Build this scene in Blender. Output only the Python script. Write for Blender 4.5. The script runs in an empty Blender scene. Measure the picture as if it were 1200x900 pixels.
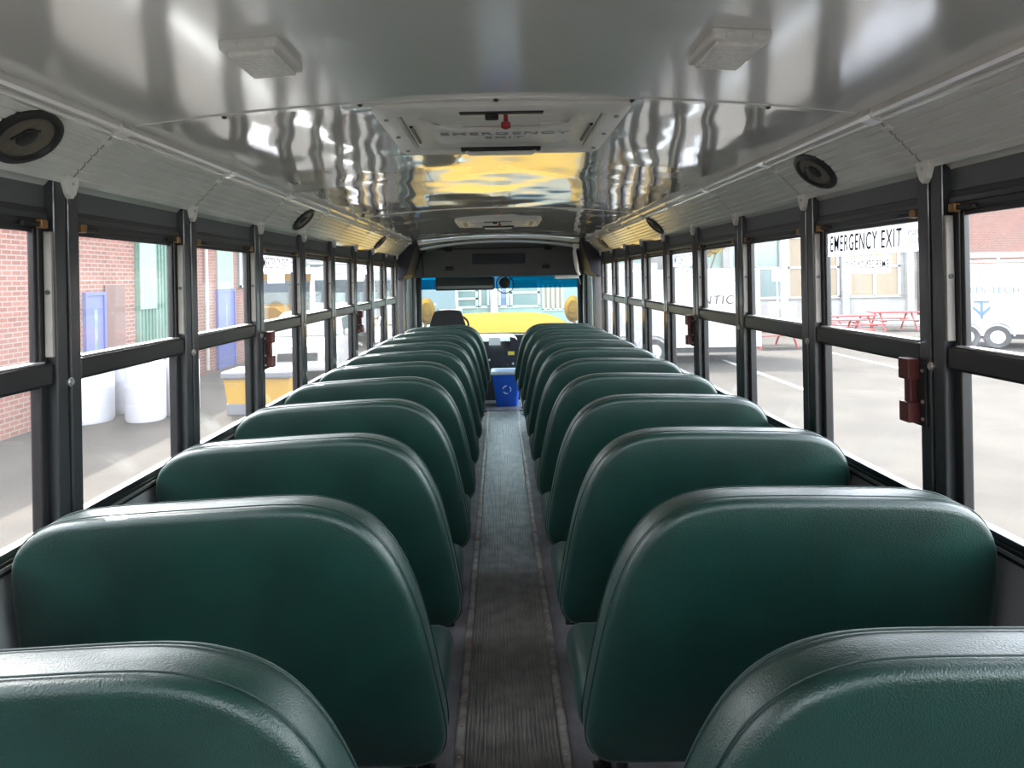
import bpy, bmesh, math, random
from mathutils import Vector, Matrix
random.seed(4)
PI = math.pi
scene = bpy.context.scene
COL = scene.collection

# ------------------------------------------------------------------ materials
def new_mat(name):
    m = bpy.data.materials.new(name); m.use_nodes = True
    nt = m.node_tree; b = nt.nodes['Principled BSDF']
    return m, nt, b

def pbr(name, col, rough=0.5, metal=0.0, noise=0.0, nscale=20.0, bump=0.0, bscale=60.0, spec=0.5, coat=0.0, bdist=0.01, col2=None, detail=4.0):
    m, nt, b = new_mat(name)
    b.inputs['Roughness'].default_value = rough
    b.inputs['Metallic'].default_value = metal
    b.inputs['Specular IOR Level'].default_value = spec
    b.inputs['Coat Weight'].default_value = coat
    tc = nt.nodes.new('ShaderNodeTexCoord')
    if noise > 0 or col2:
        n = nt.nodes.new('ShaderNodeTexNoise'); n.inputs['Scale'].default_value = nscale; n.inputs['Detail'].default_value = detail
        nt.links.new(tc.outputs['Object'], n.inputs['Vector'])
        r = nt.nodes.new('ShaderNodeValToRGB')
        c2 = col2 or tuple(max(0, c*(1-noise)) for c in col)
        c1 = col if col2 else tuple(min(1, c*(1+noise)) for c in col)
        r.color_ramp.elements[0].position = 0.35; r.color_ramp.elements[1].position = 0.65
        r.color_ramp.elements[0].color = (*c2, 1); r.color_ramp.elements[1].color = (*c1, 1)
        nt.links.new(n.outputs['Fac'], r.inputs['Fac']); nt.links.new(r.outputs['Color'], b.inputs['Base Color'])
    else:
        b.inputs['Base Color'].default_value = (*col, 1)
    if bump > 0:
        n2 = nt.nodes.new('ShaderNodeTexNoise'); n2.inputs['Scale'].default_value = bscale; n2.inputs['Detail'].default_value = 3
        nt.links.new(tc.outputs['Object'], n2.inputs['Vector'])
        bp = nt.nodes.new('ShaderNodeBump'); bp.inputs['Strength'].default_value = bump; bp.inputs['Distance'].default_value = bdist
        nt.links.new(n2.outputs['Fac'], bp.inputs['Height']); nt.links.new(bp.outputs['Normal'], b.inputs['Normal'])
    return m

def brick_mat(name, c1, c2, mortar, scale, axis):
    m, nt, b = new_mat(name)
    tc = nt.nodes.new('ShaderNodeTexCoord'); sp = nt.nodes.new('ShaderNodeSeparateXYZ'); cb = nt.nodes.new('ShaderNodeCombineXYZ')
    nt.links.new(tc.outputs['Object'], sp.inputs[0])
    nt.links.new(sp.outputs[axis], cb.inputs[0]); nt.links.new(sp.outputs['Z'], cb.inputs[1])
    br = nt.nodes.new('ShaderNodeTexBrick')
    br.inputs['Scale'].default_value = scale
    br.inputs['Color1'].default_value = (*c1, 1); br.inputs['Color2'].default_value = (*c2, 1); br.inputs['Mortar'].default_value = (*mortar, 1)
    br.inputs['Mortar Size'].default_value = 0.012; br.inputs['Brick Width'].default_value = 0.22; br.inputs['Row Height'].default_value = 0.085
    nt.links.new(cb.outputs[0], br.inputs['Vector']); nt.links.new(br.outputs['Color'], b.inputs['Base Color'])
    bp = nt.nodes.new('ShaderNodeBump'); bp.inputs['Strength'].default_value = 0.4; bp.inputs['Distance'].default_value = 0.01; bp.invert = True
    nt.links.new(br.outputs['Fac'], bp.inputs['Height']); nt.links.new(bp.outputs['Normal'], b.inputs['Normal'])
    b.inputs['Roughness'].default_value = 0.85
    return m

def glass_mat(name, tint=(1, 1, 1), dust=0.05, refl=1.0):
    m = bpy.data.materials.new(name); m.use_nodes = True; nt = m.node_tree; nt.nodes.clear()
    out = nt.nodes.new('ShaderNodeOutputMaterial')
    tr = nt.nodes.new('ShaderNodeBsdfTransparent'); tr.inputs[0].default_value = (*tint, 1)
    gl = nt.nodes.new('ShaderNodeBsdfGlossy'); gl.inputs['Roughness'].default_value = 0.02
    lw = nt.nodes.new('ShaderNodeLayerWeight'); lw.inputs[0].default_value = 0.5
    pw = nt.nodes.new('ShaderNodeMath'); pw.operation = 'POWER'; pw.inputs[1].default_value = 5.0
    nt.links.new(lw.outputs['Facing'], pw.inputs[0])
    ml = nt.nodes.new('ShaderNodeMath'); ml.operation = 'MULTIPLY_ADD'; ml.inputs[1].default_value = 0.60*refl; ml.inputs[2].default_value = 0.03*refl
    nt.links.new(pw.outputs[0], ml.inputs[0])
    m1 = nt.nodes.new('ShaderNodeMixShader')
    nt.links.new(ml.outputs[0], m1.inputs[0]); nt.links.new(tr.outputs[0], m1.inputs[1]); nt.links.new(gl.outputs[0], m1.inputs[2])
    if dust > 0:
        df = nt.nodes.new('ShaderNodeBsdfTranslucent'); df.inputs[0].default_value = (0.9, 0.9, 0.88, 1)
        m2 = nt.nodes.new('ShaderNodeMixShader')
        tc = nt.nodes.new('ShaderNodeTexCoord'); n = nt.nodes.new('ShaderNodeTexNoise'); n.inputs['Scale'].default_value = 6
        nt.links.new(tc.outputs['Object'], n.inputs['Vector'])
        mr = nt.nodes.new('ShaderNodeMapRange'); mr.inputs['To Min'].default_value = dust*0.6; mr.inputs['To Max'].default_value = dust*1.4
        nt.links.new(n.outputs['Fac'], mr.inputs['Value']); nt.links.new(mr.outputs[0], m2.inputs[0])
        nt.links.new(m1.outputs[0], m2.inputs[1]); nt.links.new(df.outputs[0], m2.inputs[2])
        nt.links.new(m2.outputs[0], out.inputs[0])
    else:
        nt.links.new(m1.outputs[0], out.inputs[0])
    return m

M = {}
M['vinyl'] = pbr('green_vinyl', (0.0035, 0.030, 0.0225), 0.36, 0, 0.20, 7, 0.55, 330, 0.6, bdist=0.0022)
_b = M['vinyl'].node_tree.nodes['Principled BSDF']; _b.inputs['Coat Weight'].default_value = 0.22; _b.inputs['Coat Roughness'].default_value = 0.34; _b.inputs['Sheen Weight'].default_value = 0.10; _b.inputs['Sheen Roughness'].default_value = 0.35
M['piping'] = pbr('dark_green_seam', (0.004, 0.025, 0.02), 0.5)
M['ceil'] = pbr('gloss_ceiling_paint', (0.79, 0.77, 0.72), 0.16, 0, 0.03, 3, spec=0.8, coat=0.6)
def ceil_wavy():
    m = pbr('gloss_ceiling_paint_wavy', (0.79, 0.77, 0.72), 0.10, 0, 0.0, 3, spec=1.0, coat=1.0)
    nt = m.node_tree; b = nt.nodes['Principled BSDF']
    tc = nt.nodes.new('ShaderNodeTexCoord'); mp = nt.nodes.new('ShaderNodeMapping'); mp.inputs['Scale'].default_value = (2.8, 1.9, 1)
    n = nt.nodes.new('ShaderNodeTexNoise'); n.inputs['Scale'].default_value = 1.0; n.inputs['Detail'].default_value = 1.0
    nt.links.new(tc.outputs['Object'], mp.inputs[0]); nt.links.new(mp.outputs[0], n.inputs['Vector'])
    bp = nt.nodes.new('ShaderNodeBump'); bp.inputs['Strength'].default_value = 1.0; bp.inputs['Distance'].default_value = 0.013
    nt.links.new(n.outputs['Fac'], bp.inputs['Height'])
    nt.links.new(bp.outputs['Normal'], b.inputs['Normal']); nt.links.new(bp.outputs['Normal'], b.inputs['Coat Normal'])
    b.inputs['Coat Roughness'].default_value = 0.05; b.inputs['Coat IOR'].default_value = 2.0
    return m
M['ceil_wavy'] = ceil_wavy()
_b = M['ceil'].node_tree.nodes['Principled BSDF']; _b.inputs['Coat Roughness'].default_value = 0.13; _b.inputs['Coat Weight'].default_value = 1.0; _b.inputs['Coat IOR'].default_value = 1.9
M['cornice'] = pbr('cornice_metal', (0.90, 0.87, 0.81), 0.20, 0, 0.04, 8, spec=0.7, coat=0.3)
_b = M['cornice'].node_tree.nodes['Principled BSDF']; _b.inputs['Coat Weight'].default_value = 1.0; _b.inputs['Coat IOR'].default_value = 1.8; _b.inputs['Coat Roughness'].default_value = 0.2
M['white_plastic'] = pbr('white_plastic', (0.80, 0.77, 0.72), 0.42, 0, 0.03, 30)
M['hatch'] = pbr('hatch_plastic', (0.82, 0.79, 0.74), 0.35, 0, 0.03, 15)
M['lens'] = pbr('dome_lens', (0.85, 0.82, 0.76), 0.25, 0, 0.05, 60, 0.4, 90, coat=0.3, bdist=0.004)
M['post'] = pbr('dark_grey_enamel', (0.026, 0.028, 0.031), 0.30, 0.0, 0.08, 6, spec=0.6, coat=0.2)
M['header'] = pbr('header_grey_enamel', (0.085, 0.092, 0.096), 0.38, 0, 0.06, 5, spec=0.5)
M['black'] = pbr('black_frame_paint', (0.012, 0.012, 0.013), 0.35, 0, 0.1, 20, spec=0.5)
M['rubber'] = pbr('black_rubber', (0.010, 0.010, 0.011), 0.6, 0, 0.1, 40)
M['alu'] = pbr('dull_aluminium', (0.55, 0.55, 0.54), 0.38, 0.9, 0.05, 30)
M['beige'] = pbr('beige_track', (0.30, 0.27, 0.24), 0.5, 0, 0.08, 20)
M['brass'] = pbr('amber_latch', (0.26, 0.13, 0.035), 0.4, 0.2)
M['red'] = pbr('dark_red_latch_plastic', (0.10, 0.018, 0.016), 0.42, 0, 0.08, 30)
M['wall'] = pbr('wall_grey_panel', (0.30, 0.31, 0.31), 0.42, 0, 0.06, 5, 0.1, 120)
M['floor'] = pbr('worn_floor_vinyl', (0.27, 0.26, 0.28), 0.5, 0, 0, 7, 0.3, 90, col2=(0.17, 0.16, 0.175))
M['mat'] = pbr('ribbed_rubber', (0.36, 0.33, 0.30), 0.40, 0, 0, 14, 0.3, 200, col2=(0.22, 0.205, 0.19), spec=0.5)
M['mat2'] = pbr('ribbed_rubber_far_lit', (0.42, 0.43, 0.41), 0.24, 0, 0, 14, 0.3, 200, col2=(0.27, 0.28, 0.27), spec=0.7)  # greyer far piece, its colour also raised to stand for windshield light
M['strip'] = pbr('aisle_strip_worn', (0.50, 0.48, 0.46), 0.40, 0.2, 0, 18, 0.4, 60, col2=(0.26, 0.20, 0.17))
M['glass'] = glass_mat('side_window_glass', (0.95, 0.96, 0.955), 0.012, 1.0)
M['wglass'] = glass_mat('windshield_glass', (0.86, 0.95, 0.93), 0.006, 0.8)
M['tint'] = glass_mat('blue_tint_film', (0.02, 0.34, 0.50), 0.0, 0.6)
M['decal_white'] = pbr('decal_white_film', (0.80, 0.80, 0.80), 0.5)
def decal_clear():
    m = bpy.data.materials.new('decal_film_thin'); m.use_nodes = True; nt = m.node_tree; nt.nodes.clear()
    out = nt.nodes.new('ShaderNodeOutputMaterial'); a = nt.nodes.new('ShaderNodeBsdfTransparent'); b = nt.nodes.new('ShaderNodeBsdfTranslucent')
    b.inputs[0].default_value = (0.85, 0.85, 0.9, 1); mx = nt.nodes.new('ShaderNodeMixShader'); mx.inputs[0].default_value = 0.38
    nt.links.new(a.outputs[0], mx.inputs[1]); nt.links.new(b.outputs[0], mx.inputs[2]); nt.links.new(mx.outputs[0], out.inputs[0])
    return m
M['decal_film'] = decal_clear()
M['ink'] = pbr('black_ink', (0.015, 0.015, 0.018), 0.5)
M['ink_grey'] = pbr('grey_ink', (0.35, 0.34, 0.36), 0.5)
M['ink_blue'] = pbr('blue_ink', (0.04, 0.10, 0.35), 0.5)
M['ink_red'] = pbr('red_ink', (0.35, 0.03, 0.03), 0.5)
M['speaker_black'] = pbr('speaker_black', (0.016, 0.016, 0.016), 0.5)
M['speaker_cone'] = pbr('speaker_cone_tan', (0.15, 0.125, 0.095), 0.55, 0, 0.15, 30)
M['bulk'] = pbr('bulkhead_grey', (0.085, 0.082, 0.078), 0.5, 0, 0.05, 8)
M['dash'] = pbr('dash_charcoal', (0.016, 0.017, 0.024), 0.5, 0, 0.1, 20)
M['seat_black'] = pbr('black_cloth', (0.008, 0.008, 0.009), 0.8)
M['yellow'] = pbr('school_bus_yellow', (0.36, 0.19, 0.030), 0.7, 0, 0.03, 3, spec=0.0, coat=0.0)
M['blue_bin'] = pbr('blue_bin_plastic', (0.010, 0.13, 0.80), 0.38, 0, 0.05, 12)
M['bin_liner'] = pbr('white_bag_liner', (0.70, 0.78, 0.86), 0.35)
M['paper'] = pbr('white_paper', (0.75, 0.75, 0.74), 0.6)
M['sticker'] = pbr('yellow_sticker', (0.65, 0.50, 0.08), 0.5)
M['asphalt'] = pbr('sunlit_asphalt', (0.120, 0.105, 0.090), 0.95, 0, 0, 0.9, 0.5, 30, col2=(0.088, 0.078, 0.068), spec=0.2, detail=8)
M['concrete'] = pbr('concrete_pavement', (0.50, 0.48, 0.46), 0.9, 0, 0.08, 1.5, 0.2, 30)
M['line'] = pbr('parking_line_paint', (0.80, 0.80, 0.78), 0.7, 0, 0.1, 12)
M['brick'] = brick_mat('red_brick_left', (0.42, 0.15, 0.10), (0.30, 0.10, 0.07), (0.42, 0.33, 0.28), 1.0, 'Y')
M['brick_x'] = brick_mat('red_brick_far', (0.42, 0.16, 0.11), (0.32, 0.12, 0.09), (0.40, 0.30, 0.26), 1.0, 'X')
M['limestone'] = pbr('pale_stone', (0.50, 0.50, 0.47), 0.8, 0, 0.08, 2)
M['pale_green'] = pbr('pale_green_panel', (0.36, 0.50, 0.44), 0.5, 0, 0.05, 2)
M['green_clad'] = pbr('green_cladding', (0.16, 0.33, 0.25), 0.45, 0, 0.05, 3)
M['green_clad_light'] = pbr('light_green_cladding', (0.42, 0.55, 0.44), 0.45, 0, 0.05, 3)
M['blue_door'] = pbr('blue_door_paint', (0.17, 0.21, 0.55), 0.4)
M['brown_panel'] = pbr('brown_recess_boards', (0.24, 0.13, 0.11), 0.7)
M['pane_dark'] = pbr('dark_window_pane', (0.10, 0.14, 0.14), 0.08, 0, spec=0.8)
M['pane_blue'] = pbr('blue_window_blind', (0.16, 0.22, 0.42), 0.3)
M['pane_tan'] = pbr('tan_window_blind', (0.42, 0.32, 0.20), 0.4)
M['white_paint'] = pbr('white_gloss_paint', (0.58, 0.58, 0.58), 0.3, 0, 0.02, 4, coat=0.3)
M['white_frame'] = pbr('white_window_frame', (0.62, 0.62, 0.60), 0.5)
M['poly'] = pbr('white_polyethylene', (0.66, 0.66, 0.72), 0.45, 0, 0.02, 4)
M['grit'] = pbr('grit_bin_yellow', (0.75, 0.42, 0.03), 0.45)
M['grit_lid'] = pbr('grit_bin_grey', (0.36, 0.37, 0.42), 0.5)
M['redtable'] = pbr('picnic_red', (0.60, 0.05, 0.05), 0.5)
M['silver'] = pbr('silver_car_paint', (0.50, 0.53, 0.55), 0.25, 0.4, coat=0.5)
M['tyre'] = pbr('tyre_rubber', (0.02, 0.02, 0.02), 0.7)
M['carglass'] = pbr('car_glass', (0.03, 0.05, 0.06), 0.05, 0, spec=0.9)
M['lamp_clear'] = pbr('headlamp_lens', (0.7, 0.65, 0.45), 0.1, 0, coat=0.8)
M['leaf'] = pbr('yellow_leaves', (0.75, 0.50, 0.08), 0.7, 0, 0.2, 8)
M['bark'] = pbr('bark', (0.12, 0.09, 0.07), 0.9, 0, 0.2, 20)
M['mirror'] = pbr('mirror_face', (0.5, 0.55, 0.55), 0.04, 1.0)
M['roof_out'] = pbr('white_roof_skin', (0.7, 0.7, 0.68), 0.4)

K_OUT = 0.40      # overall albedo of the lot outside
for _k in ('asphalt','concrete','line','brick','brick_x','limestone','pale_green','green_clad','green_clad_light','blue_door','brown_panel','pane_tan','pane_blue','white_paint','white_frame','poly','grit','grit_lid','redtable','silver','yellow','leaf'):
    _f = {'poly': 1.7, 'white_paint': 1.5, 'white_frame': 1.3, 'yellow': 1.0, 'grit': 1.3, 'asphalt': 0.9}.get(_k, 1.0)*K_OUT
    for _n in M[_k].node_tree.nodes:
        if _n.type == 'VALTORGB':
            for _e in _n.color_ramp.elements: _e.color = (*[v*_f for v in _e.color[:3]], 1)
        elif _n.type == 'TEX_BRICK':
            for _s in ('Color1', 'Color2', 'Mortar'): _n.inputs[_s].default_value = (*[v*_f for v in _n.inputs[_s].default_value[:3]], 1)
        elif _n.type == 'BSDF_PRINCIPLED':
            _n.inputs['Base Color'].default_value = (*[v*_f for v in _n.inputs['Base Color'].default_value[:3]], 1)

# ------------------------------------------------------------------ mesh helpers
class MB:
    def __init__(self): self.bm = bmesh.new()
    def box(self, x0, x1, y0, y1, z0, z1, bevel=0.0, seg=2, mi=0):
        vs = [self.bm.verts.new(p) for p in ((x0,y0,z0),(x1,y0,z0),(x1,y1,z0),(x0,y1,z0),(x0,y0,z1),(x1,y0,z1),(x1,y1,z1),(x0,y1,z1))]
        fs = []
        for q in ((0,3,2,1),(4,5,6,7),(0,1,5,4),(1,2,6,5),(2,3,7,6),(3,0,4,7)):
            f = self.bm.faces.new([vs[i] for i in q]); f.material_index = mi; fs.append(f)
        if bevel > 0:
            es = {e for f in fs for e in f.edges}
            bmesh.ops.bevel(self.bm, geom=list(es), offset=bevel, segments=seg, profile=0.5, affect='EDGES')
        return self
    def prism(self, pts, axis, a, b, mi=0):
        """pts: list of 2D; axis 'x','y','z' extrusion from a to b. other coords in xyz order"""
        def mk(p, t):
            if axis == 'x': return (t, p[0], p[1])
            if axis == 'y': return (p[0], t, p[1])
            return (p[0], p[1], t)
        n = len(pts)
        A = [self.bm.verts.new(mk(p, a)) for p in pts]; B = [self.bm.verts.new(mk(p, b)) for p in pts]
        f = self.bm.faces.new(A); f.material_index = mi
        f = self.bm.faces.new(B[::-1]); f.material_index = mi
        for i in range(n):
            f = self.bm.faces.new((A[i], B[i], B[(i+1) % n], A[(i+1) % n])); f.material_index = mi
        return self
    def tube(self, pts, r, seg=8, closed=False):
        pts = [Vector(p) for p in pts]; n = len(pts); rings = []
        up0 = None
        for i, p in enumerate(pts):
            if closed: t = (pts[(i+1) % n] - pts[i-1])
            else: t = pts[min(i+1, n-1)] - pts[max(i-1, 0)]
            t.normalize()
            if up0 is None:
                up0 = Vector((0, 0, 1)) if abs(t.z) < 0.9 else Vector((1, 0, 0))
            u = (up0 - t*up0.dot(t)).normalized(); v = t.cross(u); up0 = u
            rr = r[i] if isinstance(r, (list, tuple)) else r
            rings.append([self.bm.verts.new(p + (u*math.cos(2*PI*k/seg) + v*math.sin(2*PI*k/seg))*rr) for k in range(seg)])
        for i in range(n if closed else n-1):
            a = rings[i]; b = rings[(i+1) % n]
            for k in range(seg):
                self.bm.faces.new((a[k], a[(k+1) % seg], b[(k+1) % seg], b[k]))
        if not closed:
            self.bm.faces.new(rings[0][::-1]); self.bm.faces.new(rings[-1])
        return self
    def lathe(self, prof, seg=24, c=(0,0,0), axis='z', sx=1, sy=1):
        """prof: (r, h) list"""
        rings = []
        for r, h in prof:
            ring = []
            for k in range(seg):
                a = 2*PI*k/seg; x = r*math.cos(a)*sx; y = r*math.sin(a)*sy
                if axis == 'z': p = (c[0]+x, c[1]+y, c[2]+h)
                elif axis == 'x': p = (c[0]+h, c[1]+x, c[2]+y)
                else: p = (c[0]+x, c[1]+h, c[2]+y)
                ring.append(self.bm.verts.new(p))
            rings.append(ring)
        for a, b in zip(rings, rings[1:]):
            for k in range(seg): self.bm.faces.new((a[k], a[(k+1) % seg], b[(k+1) % seg], b[k]))
        self.bm.faces.new(rings[0][::-1]); self.bm.faces.new(rings[-1])
        return self
    def strip(self, ptsA, ptsB):
        A = [self.bm.verts.new(p) for p in ptsA]; B = [self.bm.verts.new(p) for p in ptsB]
        for i in range(len(A)-1): self.bm.faces.new((A[i], A[i+1], B[i+1], B[i]))
        return self
    def xf(self, mat):
        bmesh.ops.transform(self.bm, matrix=mat, verts=self.bm.verts[:]); return self
    def build(self, name, mats, parent=None, smooth=False, loc=None, angle=0.6):
        bmesh.ops.recalc_face_normals(self.bm, faces=self.bm.faces[:])
        me = bpy.data.meshes.new(name)
        if smooth:
            for f in self.bm.faces: f.smooth = True
            for e in self.bm.edges:
                if len(e.link_faces) == 2 and e.calc_face_angle(0) > angle: e.smooth = False
        self.bm.to_mesh(me); self.bm.free()
        for m in (mats if isinstance(mats, (list, tuple)) else [mats]): me.materials.append(M[m])
        o = bpy.data.objects.new(name, me); COL.objects.link(o)
        if parent: o.parent = parent
        if loc: o.location = loc
        return o

def tag(o, label, cat, group=None, kind=None):
    o['label'] = label; o['category'] = cat
    if group: o['group'] = group
    if kind: o['kind'] = kind
    return o
def empty(name, loc=(0,0,0), rz=0.0):
    o = bpy.data.objects.new(name, None); COL.objects.link(o); o.location = loc; o.rotation_euler = (0, 0, rz); o.empty_display_size = 0.1
    return o
KIDS = {}
def children(o): return [c for c in bpy.data.objects if c.parent == o]
def copy_tree(o, parent=None, kids=None):
    c = o.copy(); COL.objects.link(c)
    if parent: c.parent = parent
    for ch in (children(o)): copy_tree(ch, c)
    return c
def text(body, name, mat, parent, loc, rot, size, extrude=0.001, shear=0.0, sx=1.0, align='CENTER', mirror=False):
    cu = bpy.data.curves.new(name, 'FONT'); cu.body = body; cu.size = size; cu.extrude = extrude; cu.align_x = align; cu.align_y = 'CENTER'; cu.shear = shear
    cu.offset = size*0.006; cu.space_character = 1.16
    cu.materials.append(M[mat])
    tmp = bpy.data.objects.new('tmp_text', cu); COL.objects.link(tmp)
    dg = bpy.context.evaluated_depsgraph_get(); me = bpy.data.meshes.new_from_object(tmp.evaluated_get(dg))
    bpy.data.objects.remove(tmp)
    me.name = name
    o = bpy.data.objects.new(name, me); COL.objects.link(o); o.parent = parent; o.location = loc; o.rotation_euler = rot
    o.scale = (-sx if mirror else sx, 1, 1)
    return o

# ------------------------------------------------------------------ bus dimensions (metres; floor z=0; camera at origin x,y)
XI = 1.10        # pillar face
XG = 1.145       # glass
XO = 1.20        # outer skin
YB = -0.62       # rear wall
YF = 8.95        # windshield
PIT = 0.70
PY = [1.745 + PIT*k for k in range(-3, 9)]     # pillar centres
ZS, ZM, ZT = 0.895, 1.285, 1.645               # sill, mid rail, glass top
def ceil_z(x): return 1.977 - 0.060*(x/0.96)**2
ORD = ['first','second','third','fourth','fifth','sixth','seventh','eighth','ninth','tenth','eleventh','twelfth']

# ------------------------------------------------------------------ ceiling shell
def ceiling():
    def seg(y0, y1, mi, mb):
        N = 32; lo = [(-0.97 + 1.94*i/N) for i in range(N+1)]
        prof = [(x, ceil_z(x)) for x in lo]
        up = [(1.21, 1.75), (1.20, 1.90), (1.05, 2.02), (0.6, 2.09), (0, 2.11), (-0.6, 2.09), (-1.05, 2.02), (-1.20, 1.90), (-1.21, 1.75)]
        prof = prof + [(1.125, 1.75)] + up + [(-1.125, 1.75)]
        mb.prism(prof, 'y', y0, y1, mi)
    a = MB(); seg(YB-0.02, 1.80, 0, a); seg(1.8005, 4.60, 1, a); seg(4.6005, YF+0.06, 1, a)
    c = a.build('ceiling', ['ceil', 'ceil_wavy'], smooth=True, angle=0.3)
    tag(c, 'glossy pale grey curved metal ceiling of the bus with window reflections', 'ceiling', kind='structure')
    for ys in (1.80, 4.60):
        s = MB(); N = 32
        top = [(-0.95+1.9*i/N) for i in range(N+1)]
        s.prism([(x, ceil_z(x)+0.001) for x in top] + [(x, ceil_z(x)-0.0035) for x in top[::-1]], 'y', ys-0.004, ys+0.022)
        o = s.build('seam_strip', 'ceil', c, smooth=True)
        for x in (-0.72, -0.36, 0.0, 0.36, 0.72):
            r = MB().lathe([(0.007, 0), (0.006, -0.004), (0.002, -0.006)], 10, (x, ys+0.009, ceil_z(x)-0.0035)).build('rivet', 'post', o)
    # front cap lip that steps the ceiling down to the bulkhead
    s = MB(); N = 24
    xs = [(-0.98+1.96*i/N) for i in range(N+1)]
    for y0, y1, d0, d1 in ((7.62, 7.95, 0.0, 0.03), (7.95, 8.30, 0.03, 0.065)):
        s.strip([(x, y0, ceil_z(x)-d0-0.002-0.03*abs(x)**3*(d0 > 0)) for x in xs], [(x, y1, ceil_z(x)-d1-0.002-0.03*abs(x)**3) for x in xs])
    o = s.build('front_cap', 'ceil', c, smooth=True)
    so = o.modifiers.new('thick', 'SOLIDIFY'); so.thickness = 0.004
    # coloured lines where the cornice leans against the ceiling, one ribbed panel per bay
    for side in (-1, 1):
        A = Vector((1.105, 1.762)); B = Vector((0.955, 1.915)); d = (B-A); L = d.length; d.normalize(); n = Vector((-d.y, d.x)) * 1.0  # towards cabin (down/in)
        if n.x > 0: n = -n
        pts = []
        ribs = 7; base = L*0.80
        for i in range(ribs):
            t0 = base*i/ribs; w = base/ribs
            for (tt, h) in ((0.0, 0.0), (0.14, 0.0055), (0.86, 0.0055), (1.0, 0.0)):
                p = A + d*(t0+w*tt) + n*h; pts.append((p.x, p.y))
        for (t, h) in ((0.80, 0.002), (0.81, 0.010), (0.835, 0.015), (0.86, 0.013), (0.875, 0.006), (0.89, 0.006), (0.905, 0.018), (0.94, 0.024), (0.975, 0.020), (1.0, 0.008), (1.02, -0.002)):
            p = A + d*(L*t) + n*h; pts.append((p.x, p.y))
        back = [(A + d*(L*1.02) - n*0.012), (A - n*0.012)]
        pts += [(p.x, p.y) for p in back]
        ys = [YB+0.01] + PY[1:] + [7.50]
        if PY[0] < YB: pass
        src = None
        for i, (y0, y1) in enumerate(zip(ys, ys[1:])):
            g = 0.001
            m = MB().prism([(side*p[0], p[1]) for p in pts], "y", 0, (y1-y0)-g)
            o = m.build('cornice_panel', 'cornice', c, smooth=True, loc=(0, y0+g/2, 0), angle=0.5)
            if i > 0:
                sm = [Vector(p) + n*0.0012 for p in pts[:-2]] + [Vector(p) for p in pts[:-2]][::-1]
                MB().prism([(side*p.x, p.y) for p in sm], 'y', -0.002, 0.002).build('panel_seam', 'beige', c, loc=(0, y0, 0))
                q = A + d*(L*0.93) + n*0.012
                j = MB()
                pj = [A + d*(L*t) + n*h for t, h in ((0.80, 0.004), (0.82, 0.017), (0.86, 0.020), (0.90, 0.025), (0.94, 0.029), (0.99, 0.024), (1.0, 0.004))]
                j.prism([(side*p.x, p.y) for p in pj], 'y', -0.022, 0.022)
                j.build('joint_cover', 'cornice', c, loc=(0, y0, 0), smooth=True)
                pk = [A + d*(L*t) + n*h for t, h in ((0.66, 0.003), (0.66, 0.008), (0.72, 0.012), (0.74, 0.003))]
                MB().prism([(side*p.x, p.y) for p in pk], 'y', -0.020, 0.012).build('panel_clip', 'white_plastic', c, loc=(0, y0, 0))
    return c
ceil_obj = ceiling()

# ------------------------------------------------------------------ floor, aisle mats, strips
fl = MB(); fl.box(-1.2, 1.2, YB-0.05, 7.72, -0.08, 0.0); fl.box(-1.2, 0.50, 7.7205, 9.02, -0.08, 0.0)
floor = fl.build('floor', 'floor'); tag(floor, 'worn dark grey vinyl floor under the green seats', 'floor', kind='structure')
st = MB(); st.box(0.52, 1.18, 7.75, 8.90, -0.34, -0.28); st.box(0.76, 1.18, 7.75, 8.90, -0.62, -0.56); st.box(0.50, 0.52, 7.75, 8.9, -0.34, -0.0); st.box(0.74, 0.76, 7.75, 8.9, -0.62, -0.34)
so = st.build('entry_steps', 'rubber'); tag(so, 'black rubber entry steps below the bus front door', 'steps', kind='structure')

MC = 0.016; MW = 0.150
def ribmat(y0, y1, mname, nm, label):
    n = 21; p = []
    w = 2*MW/n
    for i in range(n):
        x = MC-MW+w*i
        p += [(x+w*0.05, 0.003), (x+w*0.18, 0.0115), (x+w*0.60, 0.0115), (x+w*0.75, 0.003)]
    p = [(MC-MW, 0.001)] + p + [(MC+MW, 0.005), (MC+MW, 0.001)]
    o = MB().prism(p, 'y', y0, y1).build('aisle_mat', mname)
    return tag(o, label, 'floor mat', 'ribbed aisle mats')
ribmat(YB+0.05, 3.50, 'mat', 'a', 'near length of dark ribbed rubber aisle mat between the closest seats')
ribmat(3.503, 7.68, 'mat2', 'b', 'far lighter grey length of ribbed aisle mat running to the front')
k = 0
for s in (-1, 1):
    k += 1
    x = MC + s*(MW+0.018)
    m = MB(); m.prism([(x-0.016, 0.0005), (x-0.014, 0.009), (x-0.008, 0.012), (x+0.008, 0.012), (x+0.014, 0.009), (x+0.016, 0.0005)], 'y', YB+0.05, 7.68)
    o = m.build('trim_%d' % k, 'strip'); tag(o, 'worn metal strip along the %s edge of the aisle mat' % ('left' if s < 0 else 'right'), 'floor trim', kind='structure')
    mm = MB()
    y = 0.3
    while y < 7.6:
        mm.lathe([(0.0055, 0.0118), (0.005, 0.0145), (0.002, 0.0155)], 8, (x, y, 0)); y += 0.152
    q = mm.build('screw_heads', 'alu', o); q['kind'] = 'stuff'
e = MB().box(-0.3, 0.45, 7.685, 7.72, 0.0, 0.012, 0.003).build('trim_3', 'black'); tag(e, 'black metal threshold strip across the aisle at the front', 'floor trim', kind='structure')

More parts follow.
